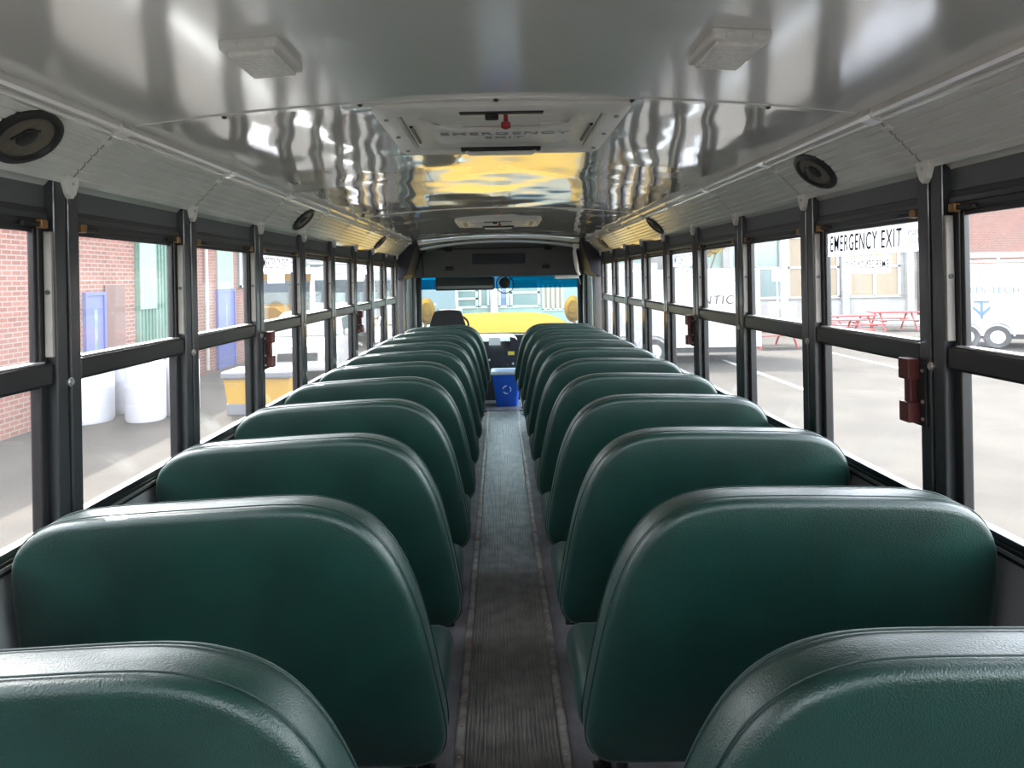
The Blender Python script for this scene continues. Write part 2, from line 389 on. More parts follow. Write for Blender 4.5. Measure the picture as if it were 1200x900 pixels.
# ------------------------------------------------------------------ side walls
def side_wall(side):
    nm = 'left' if side < 0 else 'right'
    w = MB()
    def bx(x0, x1, y0, y1, z0, z1, bv=0.0, mi=0):
        a, b = sorted((side*x0, side*x1)); w.box(a, b, y0, y1, z0, z1, bv, 2, mi)
    yend = 7.62
    bx(1.135, 1.166, YB, yend, 0.0, ZS-0.045, 0, 0)           # lower wall
    bx(1.125, XO, YB, yend, ZT+0.045, 1.80, 0, 1)          # header band
    bx(1.118, 1.136, YB, yend, 0.28, 0.31, 0.003, 0)       # seat rail
    # cab section
    if side < 0:
        bx(1.115, XO, yend, YF+0.03, -0.08, 0.80, 0, 0)
    bx(1.10, XO, yend, YF+0.05, 1.62, 1.83, 0, 2)
    bx(1.08, XO, 8.82, YF+0.05, -0.5, 1.70, 0.004, 2)
    bx(1.06, XO, 7.56, 7.68, 0.0 if side < 0 else -0.6, 1.80, 0.006, 2)
    o = w.build('wall_'+nm, ['wall', 'header', 'bulk'])
    tag(o, 'grey panelled %s side wall of the bus below and above the windows' % nm, 'wall', kind='structure')
    # sill
    s = MB()
    for (x0, x1, z0, z1) in ((1.121, 1.14, ZS-0.045, ZS-0.012), (1.124, 1.152, ZS-0.012, ZS-0.004)):
        a, b = sorted((side*x0, side*x1)); s.box(a, b, YB, yend-0.13, z0, z1, 0.003)
    s.build('window_sill', 'black', o)
    a, b = sorted((side*1.1185, side*1.123)); MB().box(a, b, YB, yend-0.13, ZS-0.034, ZS-0.024, 0.001).build('sill_bead', 'alu', o)
    for i, y in enumerate(PY):
        if i == 0 and y < YB: continue
        p = MB()
        # folded-channel pillar: two flanges with a groove between
        for (y0, y1) in ((y-0.050, y-0.006), (y+0.006, y+0.050)):
            a, b = sorted((side*XI, side*1.152)); p.box(a, b, y0, y1, ZS-0.05, 1.775, 0.004, 2)
        a, b = sorted((side*(XI+0.008), side*1.150)); p.box(a, b, y-0.006, y+0.006, ZS-0.05, 1.775)
        po = p.build('pillar', 'post', o)
        # white shield-shaped cap at the head of the pillar
        c = MB(); pts = [(-0.028, 0.0), (0.028, 0.0), (0.026, -0.022), (0.014, -0.048), (0.0, -0.060), (-0.014, -0.048), (-0.026, -0.022)]
        c.prism([(y+q[0]*0.95, 1.782+q[1]) for q in pts], 'x', side*(XI-0.016), side*(XI+0.001))
        cc = c.build('pillar_cap', 'white_plastic', po)
        MB().lathe([(0.004, 0), (0.004, 0.003)], 8, (side*(XI-0.019) if side > 0 else side*(XI-0.016), y, 1.760), 'x').build('screw', 'alu', cc)
        bl = MB().lathe([(0.012, 0), (0.012, 0.003), (0.007, 0.004), (0.007, 0.008)], 12, (0, 0, 0), 'x')
        bl.xf(Matrix.Scale(-side, 4, (1, 0, 0))).build('bolt', 'alu', po, loc=(side*XI, y, ZM-0.03))
    return o
wl = side_wall(-1); wr = side_wall(1)

# side windows (each bay = one window)
wn = 0
def side_window(side, y0, y1, n, emergency=False, where=''):
    global wn
    wn += 1
    r = empty('window_%d' % wn, (side*XG, (y0+y1)/2, 0))
    h = (y1-y0)/2
    sg = -side     # +1 if inside is +X direction locally
    def bx(mb, d0, d1, ya, yb, za, zb, bv=0.0):   # d measured from the glass into the cabin
        a, b = sorted((sg*d0, sg*d1)); mb.box(a, b, ya, yb, za, zb, bv)
    f = MB()
    bx(f, -0.005, 0.022, -h, -h+0.028, ZS-0.01, ZT+0.045, 0.003); bx(f, -0.005, 0.022, h-0.028, h, ZS-0.01, ZT+0.045, 0.003)
    bx(f, -0.02, 0.026, -h, h, ZT+0.0, ZT+0.05, 0.003); bx(f, -0.006, 0.024, -h, h, ZS-0.012, ZS+0.006, 0.002)
    f.build('window_frame', 'black', r)
    g = MB(); bx(g, -0.003, 0.001, -h+0.026, h-0.026, ZS, ZM-0.02); g.build('lower_pane', 'glass', r)
    g = MB(); bx(g, 0.006, 0.010, -h+0.026, h-0.026, ZM+0.02, ZT+0.005); pu = g.build('upper_pane', 'glass', r)
    m = MB(); bx(m, -0.012, 0.040, -h+0.002, h-0.002, ZM-0.032, ZM+0.026, 0.008); m.build('meeting_rail', 'black', r)
    m = MB(); bx(m, 0.006, 0.034, -h+0.028, h-0.028, ZM+0.026, ZM+0.031, 0.001); m.build('sash_ledge', 'alu', r)
    m = MB(); bx(m, 0.004, 0.016, -h+0.028, h-0.028, ZT-0.012, ZT+0.001, 0.002); bx(m, 0.003, 0.018, h-0.040, h-0.027, ZM+0.026, ZT, 0.002); m.build('sash_bar', 'black', r)
    # beige track on the far side, bolt hole
    m = MB(); bx(m, 0.023, 0.043, h-0.012, h-0.002, ZM+0.04, ZT-0.01, 0.002); bx(m, 0.023, 0.036, -h+0.002, -h+0.012, ZM+0.04, ZT-0.01, 0.002); t = m.build('side_track', 'beige', r)
    m = MB().lathe([(0.006, 0), (0.006, -0.003)], 8, (sg*0.033, h-0.012, ZM+0.20), 'y').build('track_hole', 'black', t)
    # header bar, spring latch pair
    m = MB(); bx(m, 0.022, 0.034, -h+0.01, h-0.01, ZT+0.018, ZT+0.034, 0.003); m.build('top_bar', 'post', r)
    for q in (-1, 1):
        m = MB(); bx(m, 0.024, 0.042, q*(h-0.030)-0.012, q*(h-0.030)+0.012, ZT-0.004, ZT+0.018, 0.003); l = m.build('latch', 'brass', r)
        m = MB(); bx(m, 0.026, 0.038, q*(h-0.072)-0.030, q*(h-0.072)+0.030, ZT+0.0, ZT+0.012, 0.004); m.build('latch_lever', 'rubber', l)
    # header plate above the window
    if emergency:
        # dark red push-out release on the near post of the window, facing the cabin
        bz = ZM-0.075
        b = MB()
        q = -h-0.004
        def bb(d0, d1, ya, yb, za, zb, bv=0.003): bx(b, d0, d1, q+ya, q+yb, za, zb, bv)
        bb(0.050, 0.082, -0.006, 0.040, bz+0.005, bz+0.060); bb(0.050, 0.070, 0.006, 0.034, bz-0.058, bz+0.008)
        bb(0.050, 0.082, -0.004, 0.038, bz-0.108, bz-0.055)
        lb = b.build('release_latch', 'red', r)
        b = MB(); bx(b, 0.045, 0.052, q-0.030, q+0.036, bz-0.115, bz+0.050, 0.002); lp = b.build('latch_plate', 'rubber', lb)
        for zz in (bz+0.030, bz-0.050, bz-0.095):
            v = MB().lathe([(0.005, 0), (0.005, 0.004), (0.002, 0.006)], 8, (0, 0, 0), 'x'); v.xf(Matrix.Scale(sg, 4, (1, 0, 0)))
            v.build('screw', 'alu', lb, loc=(sg*0.052, q-0.020, zz))
        rot = (PI/2, 0, -side*PI/2)
        # black lettered sign at the head of the pane
        m = MB(); bx(m, 0.0105, 0.0112, -h+0.03, h-0.03, ZT-0.092, ZT-0.014); m.build('sign_strip', 'decal_film', pu)
        sh = 0.0
        yt = (0.035 if side > 0 else -0.035)
        text('EMERGENCY EXIT', 'lettering', 'ink', pu, (sg*0.0125, yt, ZT-0.053), rot, 0.076, 0.0004, 0.12, sx=0.60)
        for j, tt in enumerate(('PULL', 'OUT')):
            text(tt, 'small_lettering', 'ink_grey', pu, (sg*0.0125, -yt*6.6, ZT-0.040-0.024*j), rot, 0.022, 0.0004)
        m = MB(); bx(m, 0.0105, 0.0112, -0.13+yt*0.4, 0.13+yt*0.4, ZT-0.150, ZT-0.098); m.build('lower_sign', 'decal_film', pu)
        text('EMERGENCY EXIT', 'reverse_lettering', 'ink_grey', pu, (sg*0.0125, yt*0.4, ZT-0.124), rot, 0.034, 0.0003, sx=0.8, mirror=True)
    tag(r, 'black framed two-pane %sbus side window, %s' % ('emergency exit ' if emergency else '', where), 'window', kind='structure')
    return r
spans = [(YB+0.05, PY[1]-0.05)] + [(a+0.05, b-0.05) for a, b in zip(PY[1:], PY[2:])]
for side in (-1, 1):
    nm = 'left' if side < 0 else 'right'
    em = (4, 7) if side < 0 else (2, 5)
    for i, (y0, y1) in enumerate(spans):
        # span i (i>=1) begins at pillar PY[i]; photo pillar k=0 is PY[3]
        side_window(side, y0, y1, i, emergency=(i-1) in em, where='%s on the %s side counted from the rear' % (ORD[i], nm))

# ------------------------------------------------------------------ rear wall with emergency door windows
rw = MB()
for (x0, x1, z0, z1) in ((-1.2, 1.2, -0.08, 0.95), (-1.2, 1.2, 1.68, 1.80), (-1.2, -0.30, 0.95, 1.68), (0.30, 1.2, 0.95, 1.68)):
    rw.box(x0, x1, YB-0.06, YB-0.01, z0, z1)
o = rw.build('wall_rear', 'header'); tag(o, 'dark grey rear wall of the bus behind the last seats', 'wall', kind='structure')
for i, (x0, x1) in enumerate(((-0.30, 0.30),)):
    wn += 1
    r = empty('window_%d' % wn, ((x0+x1)/2, YB-0.04, 0)); h = (x1-x0)/2
    f = MB()
    for b in ((-h, -h+0.02, 0.95, 1.68), (h-0.02, h, 0.95, 1.68), (-h+0.02, h-0.02, 0.95, 0.97), (-h+0.02, h-0.02, 1.66, 1.68)): f.box(b[0], b[1], -0.012, 0.012, b[2], b[3], 0.002)
    f.build('window_frame', 'black', r); MB().box(-h+0.02, h-0.02, -0.002, 0.002, 0.97, 1.66).build('pane', 'glass', r)
    tag(r, 'window in the rear emergency door of the bus', 'window', kind='structure')

# ------------------------------------------------------------------ bench seats
def catmull(pts, n=6, closed=False):
    out = []
    N = len(pts)
    for i in range(N-1):
        p0 = pts[max(i-1, 0)]; p1 = pts[i]; p2 = pts[i+1]; p3 = pts[min(i+2, N-1)]
        for k in range(n):
            t = k/n
            out.append(tuple(0.5*((2*p1[j]) + (-p0[j]+p2[j])*t + (2*p0[j]-5*p1[j]+4*p2[j]-p3[j])*t*t + (-p0[j]+3*p1[j]-3*p2[j]+p3[j])*t**3) for j in range(2)))
    out.append(pts[-1]); return out
def outline(w, dr=0.0):
    # x from aisle (0) to wall (w); z
    a = [(0.10, 0.345), (0.045, 0.350), (0.012, 0.375), (0.0, 0.43), (0.018, 0.56), (0.038, 0.67), (0.062, 0.77), (0.092, 0.85), (0.130, 0.915), (0.180, 0.962), (0.245, 0.990), (0.33, 1.001),
         (0.50, 1.000-dr*0.4), (w-0.30, 0.996-dr*0.8), (w-0.19, 0.991-dr), (w-0.11, 0.978-dr), (w-0.050, 0.945-dr), (w-0.012, 0.880), (w-0.002, 0.79), (w, 0.62), (w, 0.44), (w-0.012, 0.375), (w-0.045, 0.350), (w-0.10, 0.345)]
    p = catmull(a, 4)
    return p
LEAN = 0.17
def seat_back(w, root, mir):
    P = outline(w, 0.012 if mir < 0 else 0.0); n = len(P)
    # outward normals
    def inset(d):
        out = []
        for i in range(n):
            a = P[i-1]; b = P[(i+1) % n]
            tx, tz = b[0]-a[0], b[1]-a[1]; l = math.hypot(tx, tz) or 1
            nx, nz = tz/l, -tx/l   # candidate inward
            out.append((P[i][0]+nx*d, P[i][1]+nz*d))
        return out
    # orientation test
    t = inset(0.02); 
    cx = w/2; cz = 0.68
    sgn = 1 if sum((q[0]-cx)**2+(q[1]-cz)**2 for q in t) < sum((q[0]-cx)**2+(q[1]-cz)**2 for q in P) else -1
    T = 0.060; R = 0.020
    bm = bmesh.new(); rings = []
    sched = []
    # (inset, y) from rear face to front face
    sched.append((0.16, -T-0.005)); sched.append((0.07, -T-0.003))
    for a in (90, 70, 50, 30, 12, 0):
        A = math.radians(a); sched.append((R*(math.sin(A))**1.0*0 + R*(1-math.cos(A)), -T + R - R*math.sin(A)))
    sched.append((-0.004, -0.012)); sched.append((-0.004, 0.012))
    for a in (0, 12, 30, 50, 70, 90):
        A = math.radians(a); sched.append((R*(1-math.cos(A)), T - R + R*math.sin(A)))
    sched.append((0.07, T+0.006)); sched.append((0.16, T+0.010))
    def pos(q, y):
        return (q[0]*mir, y + (1.0-q[1])*LEAN, q[1])
    for d, y in sched:
        rings.append([bm.verts.new(pos(q, y)) for q in (inset(d*sgn) if d <= 0.03 else [((q[0]-cx)*(1-d*1.6)+cx, (q[1]-cz)*(1-d*2.2)+cz) for q in P])])
    for A, B in zip(rings, rings[1:]):
        for i in range(n): bm.faces.new((A[i], A[(i+1) % n], B[(i+1) % n], B[i]))
    bm.faces.new(rings[0]); bm.faces.new(rings[-1][::-1])
    mb = MB(); mb.bm.free(); mb.bm = bm
    b = mb.build('backrest', 'vinyl', root, smooth=True, angle=1.2)
    for s in (-1, 1):
        q = inset(-0.0035*sgn); i0, i1 = 3, n-3
        path = [pos(q[i], s*(T-R-0.006)) for i in range(i0, i1)]
        MB().tube(path, 0.0016, 6).build('piping', 'piping', b, smooth=True)
    return b
def make_seat(w, mir):
    root = empty('bench_seat', (0, 0, 0))
    seat_back(w, root, mir)
    c = MB(); c.box(0.010 if mir < 0 else -0.004, w, 0.165, 0.56, 0.325, 0.445, 0.045, 4)
    for v in c.bm.verts:
        if v.co.z > 0.42: v.co.z += 0.012*math.sin(PI*min(1, max(0, (v.co.x)/w)))
    c.xf(Matrix.Scale(mir, 4, (1, 0, 0))); cu = c.build('seat_cushion', 'vinyl', root, smooth=True, angle=1.2)
    f = MB()
    f.tube([(mir*0.10, 0.14, 0.315), (mir*0.10, 0.54, 0.315)], 0.014, 8); f.tube([(mir*(w-0.02), 0.14, 0.315), (mir*(w-0.02), 0.54, 0.315)], 0.014, 8)
    f.tube([(mir*0.06, 0.20, 0.313), (mir*(w+0.01), 0.20, 0.313)], 0.013, 8); f.tube([(mir*0.06, 0.50, 0.313), (mir*(w+0.01), 0.50, 0.313)], 0.013, 8)
    f.build('seat_frame', 'black', root, smooth=True)
    for y0, y1 in ((0.17, 0.13), (0.46, 0.52)):
        l = MB()
        x = mir*0.10
        l.tube([(x, y0, 0.31), (x, (y0+y1)/2, 0.16), (x, y1, 0.012)], [0.015, 0.014, 0.014], 8)
        a, b = sorted((x-0.028, x+0.028)); l.box(a, b, y1-0.03, y1+0.03, 0.0, 0.010, 0.003)
        lo = l.build('leg', 'black', root, smooth=True)
        MB().lathe([(0.009, 0.010), (0.009, 0.016), (0.005, 0.018)], 6, (x-mir*0.0, y1-0.022, 0)).build('foot_bolt', 'alu', lo)
    return root
LX = -0.148; RX = 0.188
WLEFT = 1.114+LX; WRIGHT = 1.114-RX
for side, X, w, mir, nm in ((-1, LX, WLEFT, -1, 'left'), (1, RX, WRIGHT, 1, 'right')):
    proto = make_seat(w, mir)
    for n in range(11):
        s = proto if n == 0 else copy_tree(proto)
        if n == 10:      # the front row is the padded barrier: panel and legs only
            for ch in children(s):
                if ch.name.startswith(('seat_cushion', 'seat_frame')):
                    for g in children(ch): bpy.data.objects.remove(g)
                    bpy.data.objects.remove(ch)
            s.name = 'seat_barrier'
            s.location = (X-side*0.035, 0.912+6.45, 0)
            tag(s, 'padded green vinyl barrier %s of the aisle, ahead of all benches' % nm, 'seat barrier', 'padded barriers at the front'); continue
        s.location = (X if n < 9 else X*0.9 if False else X - side*(0.016 if n > 8 else 0.0), 0.912 + 0.645*n, 0)
        if n == 0: ext = 'nearest row cut by picture edge'
        else: ext = '%s row forward from the camera' % ORD[n]
        tag(s, 'green vinyl bench seat %s of the aisle, %s' % (nm, ext), 'bench seat', 'green bench seats on the %s side' % nm)

# ------------------------------------------------------------------ speakers on the cornice
def speaker_proto():
    r = empty('ceiling_speaker')
    MB().lathe([(0.098, 0.0), (0.098, 0.006), (0.090, 0.011), (0.078, 0.012), (0.074, 0.004), (0.070, 0.002)], 36, sy=0.76).build('surround', 'speaker_black', r, smooth=True)
    MB().lathe([(0.073, 0.003), (0.060, 0.006), (0.030, 0.0025), (0.028, 0.0025)], 36, sy=0.76).build('cone', 'speaker_cone', r, smooth=True)
    MB().lathe([(0.026, 0.001), (0.024, 0.006), (0.016, 0.008), (0.006, 0.009)], 24).build('dust_cap', 'speaker_black', r, smooth=True)
    MB().tube([(-0.05, -0.01, 0.014), (-0.03, 0.02, 0.014), (0.0, 0.03, 0.016)], 0.003, 6).build('tweeter_wire', 'speaker_black', r)
    return r
sp = speaker_proto(); first = True
A = Vector((1.105, 1.762)); B = Vector((0.955, 1.915)); dd = (B-A).normalized(); nn = Vector((-dd.y, dd.x))
if nn.x > 0: nn = -nn
for side, y, lab in ((-1, 1.50, 'large speaker on the left sloping panel, nearest of the left three'), (-1, 3.62, 'dark oval speaker on the left sloping panel, middle one'), (-1, 5.95, 'small far speaker on the left sloping panel near the front'),
                     (1, 2.22, 'large oval speaker on the right sloping panel above the emergency window'), (1, 4.50, 'dark oval speaker on the right sloping panel, middle one'), (1, 6.75, 'small far speaker on the right sloping panel near the front')):
    s = sp if first else copy_tree(sp); first = False
    c = A + (B-A)*0.46 + nn*0.0035
    yv = Vector((side*dd.x, 0, dd.y)); zv = Vector((side*nn.x, 0, nn.y)); xv = yv.cross(zv)
    R = Matrix((xv, yv, zv)).transposed().to_4x4()
    s.matrix_world = Matrix.Translation((side*c.x, y, c.y)) @ R
    tag(s, lab, 'speaker', 'speakers in the sloping side panels')

# ------------------------------------------------------------------ dome lights
def dome_light():
    r = empty('dome_light')
    MB().box(-0.068, 0.068, -0.100, 0.100, -0.020, 0.004, 0.008, 3).build('housing', 'white_plastic', r, smooth=True, angle=0.9)
    l = MB(); l.box(-0.054, 0.054, -0.086, 0.086, -0.030, -0.018, 0.006, 2); lo = l.build('lens', 'lens', r)
    rr = MB()
    for i in range(13): rr.box(-0.046, 0.046, -0.072+0.012*i-0.003, -0.072+0.012*i+0.003, -0.0308, -0.0295)
    rr.build('lens_ribs', 'lens', lo)
    for x in (-0.03, 0.03): MB().box(x-0.008, x+0.008, -0.104, -0.098, -0.018, -0.006, 0.002).build('clip', 'white_plastic', r)
    return r
d = dome_light(); f = True
for s in (-1, 1):
    q = d if f else copy_tree(d); f = False
    x = s*0.468; q.scale = (0.84, 0.86, 1.0); q.location = (x, 1.375, ceil_z(x)-0.001); q.rotation_euler = (0, s*math.atan(0.12*0.475/0.96**2), 0)
    tag(q, 'rectangular white dome light on the %s half of the ceiling' % ('left' if s < 0 else 'right'), 'ceiling light', 'pair of dome lights')

# ------------------------------------------------------------------ roof hatches
def hatch(w, l):
    r = empty('roof_hatch')
    z = 0
    f = MB()
    # rounded frame ring
    def rr(hw, hl, rad, n=6):
        out = []
        for cx, cy, a0 in ((hw-rad, hl-rad, 0), (-hw+rad, hl-rad, 90), (-hw+rad, -hl+rad, 180), (hw-rad, -hl+rad, 270)):
            for i in range(n+1):
                a = math.radians(a0+90*i/n); out.append((cx+rad*math.cos(a), cy+rad*math.sin(a)))
        return out
    def loops(mb, L, cap=True):
        rings = [[mb.bm.verts.new((p[0], p[1], zz)) for p in pts] for pts, zz in L]
        n = len(rings[0])
        for a, b in zip(rings, rings[1:]):
            for i in range(n): mb.bm.faces.new((a[i], a[(i+1) % n], b[(i+1) % n], b[i]))
        if cap: mb.bm.faces.new(rings[-1])
        return mb
    hw, hl = w/2, l/2
    f = loops(MB(), [(rr(hw, hl, 0.05), 0.012), (rr(hw, hl, 0.05), -0.012), (rr(hw-0.010, hl-0.010, 0.045), -0.018), (rr(hw-0.060, hl-0.060, 0.04), -0.020), (rr(hw-0.066, hl-0.066, 0.04), 0.006)], False)
    f.build('frame', 'hatch', r, smooth=True, angle=0.8)
    p = loops(MB(), [(rr(hw-0.069, hl-0.069, 0.04), 0.004), (rr(hw-0.074, hl-0.074, 0.04), -0.012), (rr(hw-0.115, hl-0.115, 0.05), -0.012), (rr(hw-0.125, hl-0.125, 0.05), -0.004), (rr(hw-0.145, hl-0.145, 0.05), -0.004), (rr(hw-0.155, hl-0.155, 0.05), -0.010)])
    pl = p.build('lid', 'hatch', r, smooth=True, angle=0.8)
    m = MB(); m.box(-0.115, 0.115, -hl+0.030, -hl+0.052, -0.024, -0.010, 0.003); m.build('latch_slot', 'black', r)
    m = MB(); m.box(-0.045, -0.008, -hl+0.036, -hl+0.075, -0.034, -0.020, 0.004); m.build('release_lever', 'rubber', r)
    kn = MB(); kn.lathe([(0.006, -0.020), (0.006, -0.040), (0.013, -0.044), (0.013, -0.058), (0.004, -0.062)], 14, (0.012, -hl+0.058, 0)); kn.build('red_knob', 'ink_red', r, smooth=True)['label'] = 'small red release knob'
    m = MB(); m.box(-0.14, 0.14, hl-0.115, hl-0.085, -0.026, -0.008, 0.004); h = m.build('grip_recess', 'black', r)
    m = MB(); m.tube([(-0.13, hl-0.10, -0.012), (-0.11, hl-0.11, -0.034), (0.11, hl-0.11, -0.034), (0.13, hl-0.10, -0.012)], 0.008, 8); m.build('grip_bar', 'hatch', h, smooth=True)
    for s in (-1, 1):
        m = MB(); m.tube([(s*(hw-0.085), -0.12, -0.014), (s*(hw-0.085), 0.12, -0.014)], 0.006, 6); m.build('side_slot', 'black', r)
        m = MB(); a, b = sorted((s*(hw-0.24), s*(hw-0.17))); m.box(a, b, -0.13, -0.09, -0.014, -0.006, 0.003); m.build('pad', 'hatch', r)
        for yy in (-0.26, 0.0, 0.26):
            MB().lathe([(0.007, -0.019), (0.007, -0.023), (0.003, -0.024)], 8, (s*(hw-0.030), yy*l/0.76, 0)).build('screw', 'ink_grey', r)
    m = MB(); m.tube([(-0.23, -0.20, -0.016), (-0.20, -0.13, -0.018), (-0.13, -0.09, -0.018), (0.13, -0.09, -0.018), (0.20, -0.13, -0.018), (0.23, -0.20, -0.016)], 0.008, 6); m.build('moulded_rib', 'hatch', pl, smooth=True)
    # lettering read from below while facing forward
    text('EMERGENCY', 'lettering', 'ink_grey', pl, (0.01, 0.015, -0.0112), (PI, 0, 0), 0.052, 0.0006, sx=1.25)
    text('EXIT', 'lettering', 'ink_grey', pl, (0.01, 0.075, -0.0112), (PI, 0, 0), 0.045, 0.0006, sx=1.25)
    return r
h1 = hatch(0.71, 0.68); h1.location = (0.014, 2.165, 1.972)
tag(h1, 'white emergency roof hatch with lettering, a black slot and small red knob', 'roof hatch', 'roof hatches')
h2 = copy_tree(h1); h2.location = (0.0, 5.75, 1.970); h2.scale = (0.98, 1.0, 1)
tag(h2, 'small far white roof hatch in the ceiling before the bulkhead', 'roof hatch', 'roof hatches')

# ------------------------------------------------------------------ bulkhead, windshield
wb = MB(); N = 24; YBK = 8.30
xs = [(-1.10+2.20*i/N) for i in range(N+1)]
def topz(x): return ceil_z(min(abs(x), 1.1))-0.068-0.03*abs(x)**3
wb.prism([(x, topz(x)) for x in xs] + [(1.10, 1.535), (-1.10, 1.535)], 'y', YBK, YBK+0.05)
wb.box(-1.10, 1.10, YBK+0.0, YF, 1.525, 1.545, 0.004)
o = wb.build('wall_front', 'bulk'); tag(o, 'dark grey bulkhead panel above the windshield', 'wall', kind='structure')
MB().box(-0.32, 0.32, YBK-0.010, YBK+0.002, 1.675, 1.800, 0.01).build('sign_panel', 'dash', o)
text('SCHOOL BUS', 'lettering', 'ink', o, (0.0, YBK-0.012, 1.738), (PI/2, 0, 0), 0.075, 0.001, sx=1.1)
for x, z in ((-0.61, 1.855), (0.60, 1.855), (-0.60, 1.625), (0.57, 1.630)):
    MB().box(x-0.045, x+0.045, YBK-0.022, YBK, z-0.022, z+0.022, 0.006).build('latch', 'rubber', o)
g = MB(); g.tube([(-0.92, YBK-0.004, 1.55), (-0.93, YBK-0.008, 1.80), (-0.86, YBK-0.008, 1.86), (0.84, YBK-0.008, 1.87)], 0.007, 6); g.build('bulkhead_seam', 'rubber', o)
# gussets between cornice end and bulkhead
for s in (-1, 1):
    g = MB(); 
    g.prism([(s*1.12, 1.50), (s*1.12, 1.80), (s*0.93, 1.95), (s*0.90, 1.93), (s*1.02, 1.55)], 'y', 7.53, YBK+0.02)
    g.build('corner_panel', 'dash', o)
# windshield
wn += 1
r = empty('window_%d' % wn, (0, YF, 0))
f = MB(); 
for b in ((-1.12, -1.02, 0.55, 1.60), (1.02, 1.12, 0.55, 1.60), (-1.02, 1.02, 1.55, 1.62), (-1.02, 1.02, 0.55, 0.76)): f.box(b[0], b[1], -0.03, 0.04, b[2], b[3], 0.004)
f.build('window_frame', 'rubber', r)
MB().box(-1.03, 1.03, 0.0, 0.005, 0.75, 1.57).build('pane', 'wglass', r)
MB().box(-1.02, 1.02, -0.0025, -0.0015, 1.365, 1.555).build('tint_band', 'tint', r)['label'] = 'blue tinted band along the top of the windshield'
tag(r, 'wide windshield with a blue tint band looking onto the yellow hood', 'window', kind='structure')
# front wall below the windshield
MB().box(-1.19, 0.5, YF-0.02, YF+0.04, -0.5, 0.555).build('firewall', 'dash', o)
# driver side window (left) and entrance door (right)
wn += 1
r = empty('window_%d' % wn, (-1.15, 8.24, 0))
f = MB()
for b in ((-0.58, -0.53, 0.80, 1.63), (0.53, 0.58, 0.80, 1.63), (-0.53, 0.53, 1.58, 1.63), (-0.53, 0.53, 0.80, 0.84), (-0.03, 0.02, 0.84, 1.58)): f.box(-0.02, 0.03, b[0], b[1], b[2], b[3], 0.003)
f.build('window_frame', 'black', r); MB().box(-0.003, 0.003, -0.55, 0.55, 0.83, 1.6).build('pane', 'wglass', r)
tag(r, 'dark framed driver window beyond the last left side window', 'window', kind='structure')
r = empty('door_1', (1.15, 8.24, 0))
f = MB()
for b in ((-0.58, -0.52, -0.55, 1.62), (0.52, 0.58, -0.55, 1.62), (-0.52, 0.52, 1.56, 1.62), (-0.52, 0.52, -0.55, -0.45), (-0.03, 0.03, -0.45, 1.56), (-0.52, 0.52, 0.50, 0.56)): f.box(-0.025, 0.025, b[0], b[1], b[2], b[3], 0.004)
f.build('door_frame', 'black', r); MB().box(-0.003, 0.003, -0.54, 0.54, -0.5, 1.58).build('door_glass', 'wglass', r)
tag(r, 'glazed folding entrance door at the front right', 'door', kind='structure')

# ------------------------------------------------------------------ cab: dash, driver seat, wheel, mirror, visor, bin
r = empty('dashboard', (0, 8.5, 0))
m = MB(); pts = [(-0.10, 0.0), (-0.12, 0.55), (-0.05, 0.72), (0.10, 0.775), (0.42, 0.775), (0.42, 0.0)]
m.prism([(p[0], p[1]) for p in pts], 'x', -1.08, 0.12); m.build('console', 'dash', r)
m = MB(); m.prism([(0.12, 0.0), (0.12, 0.775), (0.17, 0.765), (0.21, 0.73), (0.23, 0.66), (0.23, 0.0)], 'y', -0.09, 0.42); m.build('console_end', 'dash', r)
MB().box(-0.14, 0.0, -0.135, -0.122, 0.68, 0.775, 0.002).build('paper_notice', 'paper', r)['label'] = 'white paper notice taped to the dash'
MB().box(0.09, 0.17, -0.128, -0.118, 0.555, 0.60, 0.002).build('sticker', 'sticker', r)['label'] = 'small yellow sticker'
for i, (x, z) in enumerate(((-0.14, 0.50), (-0.05, 0.43), (0.02, 0.42), (0.08, 0.43), (0.15, 0.45))):
    MB().lathe([(0.014, 0), (0.014, -0.02), (0.008, -0.025)], 12, (x, -0.118, z), 'y').build('knob', 'alu' if i in (0, 4) else 'rubber', r, smooth=True)
tag(r, 'charcoal dashboard console with paper notice beneath the windshield', 'dashboard')

r = empty('driver_seat', (-0.60, 7.86, 0))
m = MB(); P = catmull([(-0.23, 0.45), (-0.24, 0.70), (-0.22, 0.90), (-0.185, 1.03), (-0.16, 1.10), (-0.125, 1.135), (0.0, 1.145), (0.125, 1.135), (0.16, 1.10), (0.185, 1.03), (0.22, 0.90), (0.24, 0.70), (0.23, 0.45)], 4)
m.prism(P, 'y', -0.06, 0.05); bmesh.ops.bevel(m.bm, geom=[e for e in m.bm.edges if len(e.link_faces) == 2 and e.calc_face_angle(0) > 1.2], offset=0.02, segments=3, affect='EDGES')
m.build('backrest', 'seat_black', r, smooth=True, angle=0.9)
m = MB(); m.box(-0.25, 0.25, 0.0, 0.48, 0.42, 0.54, 0.04, 3); m.build('seat_cushion', 'seat_black', r, smooth=True, angle=1.0)
m = MB(); m.lathe([(0.18, 0.0), (0.18, 0.03), (0.08, 0.06), (0.08, 0.42)], 20, (0, 0.2, 0)); m.build('pedestal', 'black', r, smooth=True)
tag(r, 'black cloth driver seat rising over the far left bench seats', 'driver seat')

